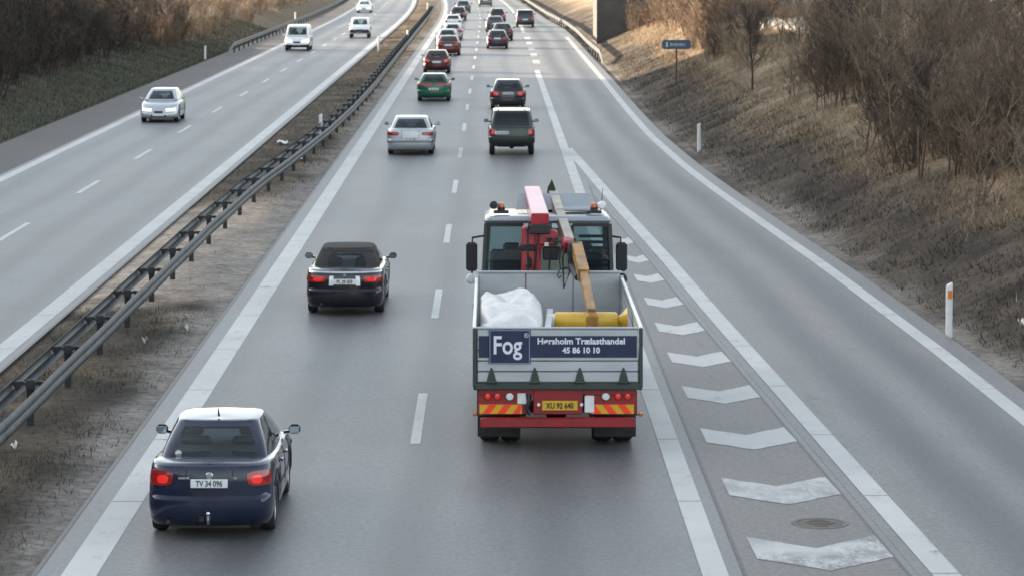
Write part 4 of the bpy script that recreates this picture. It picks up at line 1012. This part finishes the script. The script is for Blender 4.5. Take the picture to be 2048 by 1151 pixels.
build_car('dark_van', 'dark grey people carrier in the merging lane beside the right guard rail', van(4.5, 1.76, 1.70), 'blue_grey', 2.93, 277., tail='tail_pink', glass='glass_dark', detail=False)
ON = 'oncoming vehicles'
build_car('silver_compact', 'silver hatchback with headlights on, nearest oncoming car on the left', hatch(3.95, 1.69, 1.47), 'silver2', -13.9, 127., -1, head='head_lit', group=ON, rz=.0)
build_car('white_van', 'white van with headlights on in the oncoming outer lane', van(4.79, 1.84, 1.92), 'white', -13.66, 214.5, -1, head='head_lit', group=ON, cat='van')
def jl(C, put, o, off): put('bull_bar', C.patch(C.low, 3.6, 5.4, .30, .62, .05, 20, 3), M['black'], 30)
build_car('white_offroader', 'white off-road car with black front bar in the oncoming inner lane', suv(4.1, 1.72, 1.72), 'white', -10.57, 244.2, -1, group=ON, extras=jl, head='head')
build_car('white_saloon', 'white car with bright headlights at the top edge of the oncoming lanes', sedan(4.4, 1.72, 1.42), 'white', -14.0, 338., -1, head='head_lit', group=ON, detail=False)

# ------------------------------------------------------------------ flatbed truck with loading crane
M['alu'] = weathered('alu_board', (.50, .53, .55), (.40, .42, .44), 2.5, .42, .35, sx=(.4, .4, 2))
M['navy_sign'] = weathered('sign_navy', (.010, .018, .060), (.02, .03, .075), 3, .4)
M['letter'] = principled('letter_white', (.72, .75, .80), .45)
M['trim_green'] = weathered('dark_green_steel', (.03, .045, .04), (.05, .055, .05), 4, .55)
M['chassis_red'] = weathered('chassis_red', (.30, .012, .016), (.20, .012, .014), 3, .45, coat=.3)
M['crane_red'] = weathered('crane_red', (.42, .03, .045), (.33, .02, .03), 3, .35, coat=.6)
M['crane_pink'] = weathered('crane_red_glare', (.56, .17, .18), (.47, .10, .12), 2, .3, coat=.6)  # paler red: sky glare on the boom top, put into the colour
M['orange'] = weathered('worn_orange', (.40, .20, .025), (.11, .06, .025), 4, .5, sx=(1, .4, 1))
M['yellow'] = weathered('yellow_paint', (.72, .44, .03), (.60, .36, .03), 4, .35, coat=.4)
M['cab_grey'] = car_paint('cab_silver', (.30, .33, .35), .4)
M['cab_glass'] = glass_mat('cab_glass', (.33, .44, .46))
M['cab_green'] = weathered('cab_back_panel', (.20, .27, .22), (.15, .2, .17), 4, .5)
M['cream'] = weathered('cream_paint', (.50, .46, .37), (.36, .33, .27), 5, .5)
M['wood_floor'] = weathered('bed_floor', (.10, .075, .05), (.06, .05, .04), 3, .8, sx=(6, .5, 1))
M['tarp'] = weathered('white_tarpaulin', (.66, .66, .66), (.50, .49, .47), 2.5, .55, bump=.5)
M['lamp_red'] = principled('lamp_red', (.5, .02, .02), .2, coat=.6, emit=(1, .04, .02), estr=.05)
M['lamp_white'] = principled('lamp_white', (.75, .75, .75), .15, coat=.8)
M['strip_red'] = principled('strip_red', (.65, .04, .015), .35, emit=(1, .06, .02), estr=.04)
M['strip_yel'] = principled('strip_yellow', (.70, .36, .02), .35)
TK = empty('flatbed_truck', (.95, 43.6, 0)); tag(TK, 'flatbed truck with red loading crane, aluminium tailboard and navy sign in the right lane', 'truck')
def P(nm, m, mat, sm=None, parent=None, lab=None): return m.build(nm, M[mat] if isinstance(mat, str) else mat, TK if parent is None else parent, sm, lab)
# tailboard and side boards from separate planks
for k in range(5):
    P('tailboard_plank', MB().box((0, 0, 1.045+.155*k+.0775), (2.34, .032, .147), bev=.012), 'alu')
    for sx in (-1, 1): P('side_plank', MB().box((sx*1.215, 3.24, 1.045+.155*k+.0775), (.032, 6.36, .147), bev=.012), 'alu')
P('tailboard_rim', MB().box((0, 0, 1.835), (2.38, .05, .03), bev=.008), 'alu')
for sx in (-1, 1):
    P('side_rim', MB().box((sx*1.215, 3.24, 1.835), (.05, 6.4, .03), bev=.008), M['post_white'])
    P('corner_post', MB().box((sx*1.21, .015, 1.40), (.055, .075, .86), bev=.01), 'trim_green'); P('corner_post', MB().box((sx*1.21, 6.46, 1.42), (.06, .08, .92), bev=.01), 'alu')
    P('middle_post', MB().box((sx*1.235, 3.2, 1.38), (.04, .09, .86), bev=.01), 'trim_green')
    P('bed_rail', MB().box((sx*1.2, 3.25, .98), (.06, 6.5, .10), bev=.01), 'trim_green')
for k in range(3): P('headboard_panel', MB().box((-.79+.79*k, 6.47, 1.47), (.78, .035, .90), bev=.012), 'alu')
P('headboard_rim', MB().box((0, 6.47, 1.94), (2.42, .055, .04), bev=.01), 'alu')
P('bed_floor', MB().box((0, 3.25, 1.0), (2.36, 6.44, .05)), 'wood_floor')
P('rear_rail', MB().box((0, .005, .985), (2.40, .07, .09), bev=.012), 'trim_green')
for x_ in (-.965, -.335, .32, .955):
    m = MB(); a = [(x_-.07, -.028, 1.06), (x_+.07, -.028, 1.06), (x_+.05, -.028, 1.15), (x_+.012, -.028, 1.26), (x_-.012, -.028, 1.26), (x_-.05, -.028, 1.15)]; b = [(p[0], -.014, p[2]) for p in a]
    m.add(a+b, [tuple(range(6))]+[(i, 6+i, 6+(i+1) % 6, (i+1) % 6) for i in range(6)]); m.tube([(x_-.08, -.03, 1.05), (x_+.08, -.03, 1.05)], .02, 8); P('hinge', m, 'trim_green')
# sign writing
band = P('sign_band', MB().box((0, -.0215, 1.565), (2.30, .008, .315)), 'navy_sign')
plq = P('sign_plaque', MB().box((-.70, -.031, 1.565), (.61, .012, .50), bev=.003), 'navy_sign')
fr = MB()
for dz_ in (-.24, .24): fr.box((-.70, -.0375, 1.565+dz_), (.585, .004, .012))
for dx_ in (-.287, .287): fr.box((-.70+dx_, -.0375, 1.565), (.012, .004, .468))
fr.build('sign_border', principled('sign_border_blue', (.20, .26, .40), .5), plq)
text('lettering', 'Fog', .37, (-.95, -.0385, 1.465), 'letter', plq, .006, .80)
text('lettering', '\u00ae', .09, (-.49, -.0385, 1.70), 'letter', plq)
text('lettering', 'H\u00f8rsholm Tr\u00e6lasthandel', .125, (.34, -.027, 1.605), 'letter', band, .0035, 1.02, 'CENTER')
text('lettering', '45 86 10 10', .115, (.34, -.027, 1.475), 'letter', band, .004, .98, 'CENTER')
# rear frame: red carrier, lamps, striped boards, plate, bumper
P('rear_carrier', MB().box((0, .18, .76), (.72, .30, .38), bev=.015), 'chassis_red')
P('cross_member', MB().box((0, .10, .90), (2.30, .10, .10), bev=.01), 'chassis_red')
npl = P('number_plate', MB().box((.03, .020, .705), (.52, .014, .145), bev=.008), 'plate_y')
text('plate_characters', 'XU 92 640', .115, (.03, .0115, .665), 'black', npl, .003, .78, 'CENTER')
for x_ in (-.28, .345): P('plate_lamp', MB().lathe([(.001, -.02), (.022, -.015), (.026, .0), (.026, .02)], 12, 'y', (x_, .02, .715)), 'lamp_white', 40)
for sx in (-1, 1):
    P('lamp_panel', MB().box((sx*.80, .10, .74), (.72, .05, .34), bev=.01), 'chassis_red' if sx < 0 else 'chassis_red')
    sb = P('stripe_board', MB().box((sx*(.80 if sx > 0 else .83), .066, .645), (.62, .014, .135)), 'strip_yel')
    cx = sx*(.80 if sx > 0 else .83)
    for q in range(3):
        x0 = cx-.31+.04+.22*q; sk = .10*(-sx if sx > 0 else 1)
        xs = [x0, x0+.11, x0+.11+sk, x0+sk]; xs = [min(max(v_, cx-.308), cx+.308) for v_ in xs]
        MB().poly([(xs[0], .0575, .579), (xs[1], .0575, .579), (xs[2], .0575, .711), (xs[3], .0575, .711)]).build('stripe', M['strip_red'], sb)
    for q, (dx_, mt, rd) in enumerate(((1.02, 'lamp_red', .05), (.88, 'lamp_red', .05), (.70, 'lamp_white', .062))):
        P('round_lamp', MB().lathe([(.001, -.035), (rd*.8, -.03), (rd, -.01), (rd, .03)], 16, 'y', (sx*dx_, .075, .83)), mt, 40)
        MB().lathe([(rd, -.012), (rd*1.15, -.004), (rd*1.15, .02)], 16, 'y', (sx*dx_, .075, .83)).build('lamp_ring', M['black'], TK)
    P('grey_box', MB().box((sx*.46 if sx > 0 else -.52, .065, .80 if sx < 0 else .72), (.14, .06, .16 if sx < 0 else .25), bev=.01), 'post_white')
    P('side_marker', MB().box((sx*1.21, .02, .575), (.06, .05, .05), bev=.01), 'amber'); P('marker_arm', MB().bar((sx*1.1, .08, .56), (sx*1.2, .04, .57), .02, .02), 'black')
    P('mud_flap', MB().box((sx*.86, .72, .45), (.62, .02, .62)), 'rubber')
P('hanging_hose', MB().tube([(-.44, .04, .88), (-.42, .02, .76), (-.45, .02, .66), (-.40, .03, .58)], .03, 8), 'black')
P('rear_bumper', MB().box((0, .03, .455), (2.26, .09, .15), bev=.02), 'chassis_red', 40)
for sx in (-1, 1): P('bumper_strut', MB().bar((sx*.5, .06, .46), (sx*.5, .4, .8), .08, .08), 'black')
for sx in (-1, 1): P('chassis_beam', MB().box((sx*.42, 4.6, .80), (.09, 8.6, .26)), 'chassis_red')
P('rear_axle', MB().tube([(-.9, 1.25, .5), (.9, 1.25, .5)], .09, 10).lathe([(.001, -.2), (.16, -.14), (.21, 0), (.16, .14), (.001, .2)], 16, 'x', (0, 1.25, .5)), 'black', 40)
for sx in (-1, 1):
    for x_, y_ in ((.99, 1.25), (.68, 1.25), (1.0, 8.55)):
        t = MB(); wr_ = .50; wd = .29
        t.lathe([(wr_*.52, -wd/2+.03), (wr_*.58, -wd/2), (wr_*.93, -wd/2), (wr_*.985, -wd/2+.03), (wr_, -.05), (wr_*.985, 0), (wr_, .05), (wr_*.985, wd/2-.03), (wr_*.93, wd/2), (wr_*.58, wd/2), (wr_*.52, wd/2-.03)], 32, 'x')
        wo = t.build('wheel', M['rubber'], TK, 50); wo.location = (sx*x_, y_, wr_); wo.rotation_euler = (0, 0, 0 if sx > 0 else math.pi)
        MB().lathe([(.001, .06), (.10, .07), (.12, .02), (wr_*.5, .0), (wr_*.53, wd/2-.02)], 24, 'x').build('rim', M['galv'], wo, 40)
    P('mudguard', MB().add([(sx*.52+dx_, 1.25+math.cos(a)*.6, .5+math.sin(a)*.6-.16) for a in np.linspace(.2, 2.94, 9) for dx_ in (0, sx*.66)], [(2*i, 2*i+1, 2*i+3, 2*i+2) for i in range(8)]), 'black')
P('fuel_tank', MB().box((.95, 5.0, .70), (.5, 1.1, .5), bev=.08), 'alu', 40)
P('air_tank', MB().tube([(-.9, 4.2, .72), (-.9, 5.2, .72)], .16, 14), 'black', 40)
# cab
y0, y1 = 7.72, 9.45
P('cab_floor', MB().box((0, (y0+y1)/2, 1.05), (2.26, y1-y0, .75), bev=.06), 'cab_grey', 40)
P('cab_back_wall', MB().box((0, y0+.03, 1.56), (2.22, .06, .34), bev=.02), 'cab_grey')
for sx in (-1, 1):
    P('cab_pillar', MB().bar((sx*1.115, y0+.05, 1.38), (sx*1.065, y0+.08, 2.62), .06, .08), 'trim_green'); P('cab_pillar', MB().bar((sx*1.10, y1-.08, 1.38), (sx*1.03, y1-.22, 2.62), .09, .09), 'cab_grey')
    P('cab_pillar', MB().bar((sx*1.10, y0+.62, 1.38), (sx*1.04, y0+.62, 2.62), .05, .08), 'black')
    P('rear_window', MB().add([(sx*.42, y0+.045, 1.66), (sx*1.09, y0+.045, 1.66), (sx*1.04, y0+.075, 2.59), (sx*.42, y0+.075, 2.59)], [(0, 1, 2, 3)]), 'cab_glass')
    g = MB(); g.bar((sx*.42, y0+.03, 1.66), (sx*.42, y0+.06, 2.60), .05, .04); g.bar((sx*.42, y0+.055, 2.60), (sx*1.05, y0+.055, 2.60), .05, .05); g.bar((sx*.42, y0+.03, 1.67), (sx*1.10, y0+.03, 1.67), .05, .05); P('window_seal', g, 'black')
    P('side_window', MB().add([(sx*1.125, y0+.12, 1.62), (sx*1.125, y1-.12, 1.62), (sx*1.06, y1-.26, 2.55), (sx*1.06, y0+.12, 2.55)], [(0, 1, 2, 3)]), 'glass')
    P('seat', MB().box((sx*.72, y0+.40, 1.75), (.56, .16, .80), (-.1, 0, 0), bev=.06).box((sx*.62, y0+.36, 2.16), (.30, .12, .22), bev=.05), 'interior', 40)
    # mirrors on arms
    mr_ = P('mirror', MB().box((sx*1.315, y1-.45, 1.93), (.20, .12, .50), bev=.04), 'black', 40); MB().box((sx*1.315, y1-.514, 1.93), (.16, .006, .44)).build('mirror_glass', M['black'], mr_)
    ma = MB(); ma.tube([(sx*1.08, y1-.25, 2.28), (sx*1.30, y1-.40, 2.26), (sx*1.31, y1-.43, 2.1)], .02, 8); ma.tube([(sx*1.08, y1-.3, 1.52), (sx*1.31, y1-.43, 1.52), (sx*1.31, y1-.43, 1.75)], .02, 8); P('mirror_arm', ma, 'black')
    P('wide_mirror', MB().lathe([(.001, -.05), (.07, -.045), (.095, -.02), (.085, .03), (.03, .06)], 18, 'y', (sx*1.32, y1-.48, 1.555)), 'post_white' if sx < 0 else 'black', 40)
# blinds in the right rear window
for k in range(7): P('blind_slat', MB().box((.78, y0+.14, 1.80+.10*k), (.50, .03, .045), (.5, 0, 0)), M['sign_blue'])
P('cab_back_panel', MB().box((.02, y0+.04, 2.10), (.78, .05, .90), bev=.02), 'cab_green')
P('windscreen', MB().add([(-1.04, y1-.10, 1.60), (1.04, y1-.10, 1.60), (.98, y1-.24, 2.56), (-.98, y1-.24, 2.56)], [(0, 1, 2, 3)]), 'glass')
P('dashboard', MB().box((0, y1-.35, 1.50), (2.0, .4, .25), bev=.08), 'interior', 40)
P('cab_roof', MB().box((0, (y0+y1)/2-.03, 2.685), (2.22, y1-y0-.10, .12), bev=.05, taper=(.94, .95)), 'cab_grey', 40)
P('roof_hatch', MB().box((.45, y0+.85, 2.81), (.62, .62, .05), bev=.02), 'cab_grey')
df = MB(); df.add([(-.55, y1-.75, 2.78), (.82, y1-.75, 2.78), (.82, y1-.25, 2.80), (-.55, y1-.25, 2.80), (-.50, y1-.30, 3.03), (.78, y1-.30, 3.03)], [(0, 1, 5, 4), (1, 2, 5), (3, 0, 4), (2, 3, 4, 5)]); P('wind_deflector', df, 'cab_grey', 30)
for sx in (-1, 1):
    P('beacon_base', MB().box((sx*.80, y0+.35, 2.80), (.26, .18, .05), bev=.01).lathe([(.065, 2.82), (.065, 2.88)], 14, 'z', (sx*.80, y0+.35, 0)), 'black')
    P('beacon', MB().lathe([(.055, 2.85), (.056, 2.92), (.045, 2.95), (.001, 2.96)], 14, 'z', (sx*.80, y0+.35, 0)), 'amber', 40)
    P('work_lamp', MB().lathe([(.001, -.03), (.06, -.025), (.072, 0), (.05, .06), (.02, .08)], 14, 'y', (sx*.93, y0+.30, 2.92)), 'lamp_white' if sx > 0 else 'black', 40)
P('roof_antenna', MB().tube([(.95, y1-.5, 2.75), (.98, y1-.65, 3.15)], [.01, .004], 6), 'black')
# crane behind the cab
P('crane_base', MB().box((-.10, 7.12, 1.08), (.95, .50, .30), bev=.03), 'crane_red')
P('crane_column', MB().box((-.34, 7.08, 1.86), (.27, .34, 1.58), bev=.03, taper=(.85, .9)), 'crane_red')
P('crane_link', MB().box((-.05, 7.02, 2.46), (.40, .22, .26), bev=.03).bar((-.30, 7.05, 2.2), (-.02, 7.0, 2.42), .14, .12), 'crane_red')
P('slew_cylinder', MB().tube([(-.18, 6.90, 1.5), (-.20, 6.95, 2.55)], .055, 12), 'crane_red', 40)
P('valve_block', MB().box((.05, 6.96, 2.20), (.30, .16, .22), bev=.02).box((.0, 6.90, 2.44), (.08, .1, .06)).box((.12, 6.90, 2.42), (.06, .1, .09)), 'black')
P('valve_lever', MB().box((-.04, 6.865, 2.36), (.07, .03, .06)), 'lamp_white')
bm = P('main_boom', MB().bar((-.15, 6.86, 2.74), (-.25, 9.55, 3.00), .30, .26, wx2=.28, wz2=.22), 'crane_red')
MB().bar((-.15, 6.88, 2.878), (-.25, 9.53, 3.118), .27, .012, wx2=.25).build('boom_top_glare', M['crane_pink'], bm)  # thin sheet along the boom's upper face carrying the painted sky glare
MB().lathe([(.001, -.20), (.07, -.2), (.07, .2), (.001, .2)], 14, 'x', (-.15, 6.93, 2.68)).build('boom_pin', M['black'], bm, 40)
m = MB(); a = [(0.10, 9.35, 2.66), (.17, 9.35, 2.85), (.16, 9.35, 3.10), (.10, 9.35, 3.26), (.03, 9.35, 3.12), (.0, 9.35, 2.9), (.04, 9.35, 2.72)]; b = [(p[0], 9.55, p[2]) for p in a]; q = len(a)
m.add(a+b, [tuple(range(q)), tuple(range(2*q-1, q-1, -1))]+[(i, q+i, q+(i+1) % q, (i+1) % q) for i in range(q)]); P('boom_knuckle', m, 'black')
P('outer_boom', MB().bar((.12, 9.4, 2.98), (.34, 6.75, 2.40), .15, .17), 'cream'); P('boom_cylinder', MB().tube([(.24, 9.0, 2.78), (.42, 6.9, 2.42)], .045, 10), 'galv_dark', 40)
P('red_joint', MB().box((.30, 6.72, 2.36), (.18, .22, .24), (.3, 0, .1), bev=.03), 'crane_red')
P('elbow_joint', MB().lathe([(.001, -.13), (.15, -.12), (.17, 0), (.15, .12), (.001, .13)], 18, 'x', (.43, 6.48, 2.28)).box((.43, 6.40, 2.12), (.24, .22, .30), bev=.03), 'black', 40)
P('telescopic_arm', MB().bar((.46, 6.55, 2.34), (.51, 4.3, 2.12), .17, .20).bar((.51, 4.32, 2.12), (.55, 1.75, 1.83), .125, .14), 'orange'); P('arm_cylinder', MB().tube([(.36, 6.35, 2.06), (.42, 4.7, 2.04)], .05, 10), 'galv_dark', 40)
P('grab_head', MB().box((.555, 1.68, 1.73), (.19, .18, .24), (.2, 0, 0), bev=.03), 'orange')
for dx_, sg_ in ((0, 1), (.06, .8)): P('hydraulic_hose', MB().tube([(.24+dx_, 6.7, 2.40), (.16+dx_, 6.45, 2.2), (.18+dx_, 6.35, 2.0*sg_+.4*(1-sg_)), (.30+dx_, 6.38, 2.02)], .016, 8), 'black', 40)
P('hook', MB().tube([(.16, 6.3, 1.98), (.13, 6.28, 1.9), (.16, 6.28, 1.86), (.20, 6.28, 1.9)], .014, 6), 'galv')
for k, (a_, b_) in enumerate((((-.44, 6.90, 1.2), (-.36, 6.86, 2.62)), ((-.24, 6.89, 1.3), (-.16, 6.84, 2.60)), ((-.12, 6.88, 1.5), (.02, 6.84, 2.25)), ((.02, 6.86, 2.45), (.24, 6.66, 2.42)))):
    mid_ = ((a_[0]+b_[0])/2+.05*(-1)**k, (a_[1]+b_[1])/2-.06, (a_[2]+b_[2])/2); P('hydraulic_hose', MB().tube([a_, mid_, b_], .017, 8), 'black', 40)
P('boom_cylinder', MB().tube([(-.34, 6.84, 2.0), (-.30, 7.5, 2.62)], .05, 12).tube([(-.31, 7.3, 2.45), (-.27, 8.3, 2.80)], .03, 10), 'galv_dark', 40)
P('boom_bracket', MB().box((-.15, 6.80, 2.62), (.36, .10, .16), bev=.02), 'black')
P('column_collar', MB().box((-.34, 7.08, 2.30), (.33, .40, .10), bev=.02), 'black')
P('oil_tank', MB().box((.72, 7.1, 1.55), (.55, .34, .55), bev=.05), 'black', 40)
# the load
def sack(x, y, z, sx, sy, sz, label, nm, mat, fold=.06, seed=0, cat='sheet'):
    n1, n2 = 56, 40; m = MB(); vs = []
    for i in range(n2+1):
        ph = -math.pi/2+math.pi*i/n2
        for j in range(n1):
            th = 2*math.pi*j/n1; sg = lambda v, p: math.copysign(abs(v)**p, v)
            px, py, pz = sg(math.cos(ph), .45)*sg(math.cos(th), .4), sg(math.cos(ph), .45)*sg(math.sin(th), .4), sg(math.sin(ph), .5)
            f = float(fbm(np.array([px*1.6+py*.8+seed*7]), np.array([py*3+pz*1.4]), .9, 60+seed, 2)[0]-.5)+.22*math.sin(5*px+4*py+3*pz+3*float(vnoise(np.array([py*4]), np.array([px*2]), .8, 5)[0]))
            vs.append((px*sx/2*(1+fold*f), py*sy/2*(1+fold*.5*f), max(pz*sz/2+f*fold*2.6*(pz > -.3), -sz/2)))
    m.add(vs, [(i*n1+j, i*n1+(j+1) % n1, (i+1)*n1+(j+1) % n1, (i+1)*n1+j) for i in range(n2) for j in range(n1)])
    o = m.build(nm, M[mat], None, 179); o.location = (x, y, z+sz/2); tag(o, label, cat); return o
sack(.95-.67, 43.6+2.75, 1.03, .98, 4.3, .84, 'white tarpaulin bundle on the left of the truck bed', 'tarpaulin_bundle', 'tarp', .075, 1)
ts = empty('timber_stack', (.95+.50, 43.6+1.75, 1.026)); tag(ts, 'low stack of pale timber under the yellow roll on the truck bed', 'timber')
M['timber'] = weathered('pale_timber', (.40, .36, .27), (.28, .25, .19), 3, .75, sx=(4, .4, 1))
for lv in range(3):
    for k in range(6): MB().box((-.5+.2*k, random.uniform(-.06, .06), .075+.145*lv), (.19, 2.6, .138), bev=.006).build('timber', M['timber'], ts)
yr = empty('yellow_roll', (.95+.50, 43.6+2.5, 1.47)); tag(yr, 'yellow roll lying across the right of the truck bed', 'roll')
MB().lathe([(.001, -.50), (.12, -.50), (.145, -.47), (.145, .44), (.12, .47), (.001, .47)], 24, 'x', (-.0, 0, .145)).build('body', M['yellow'], yr, 40)
MB().lathe([(.10, -.60), (.12, -.50)], 20, 'x', (0, 0, .145)).build('collar', M['post_white'], yr, 40)
MB().lathe([(.06, .47), (.07, .50), (.17, .60), (.19, .62), (.001, .625)], 20, 'x', (0, 0, .17)).build('flange', M['yellow'], yr, 40)
db = MB().bar((-.12, 1.3, 1.66), (-.05, 3.2, 1.70), .09, .05); o_ = db.build('grey_beam', M['alu']); o_.location = (.95, 43.6, 0); tag(o_, 'grey metal beam lying between tarpaulin and yellow roll', 'beam')
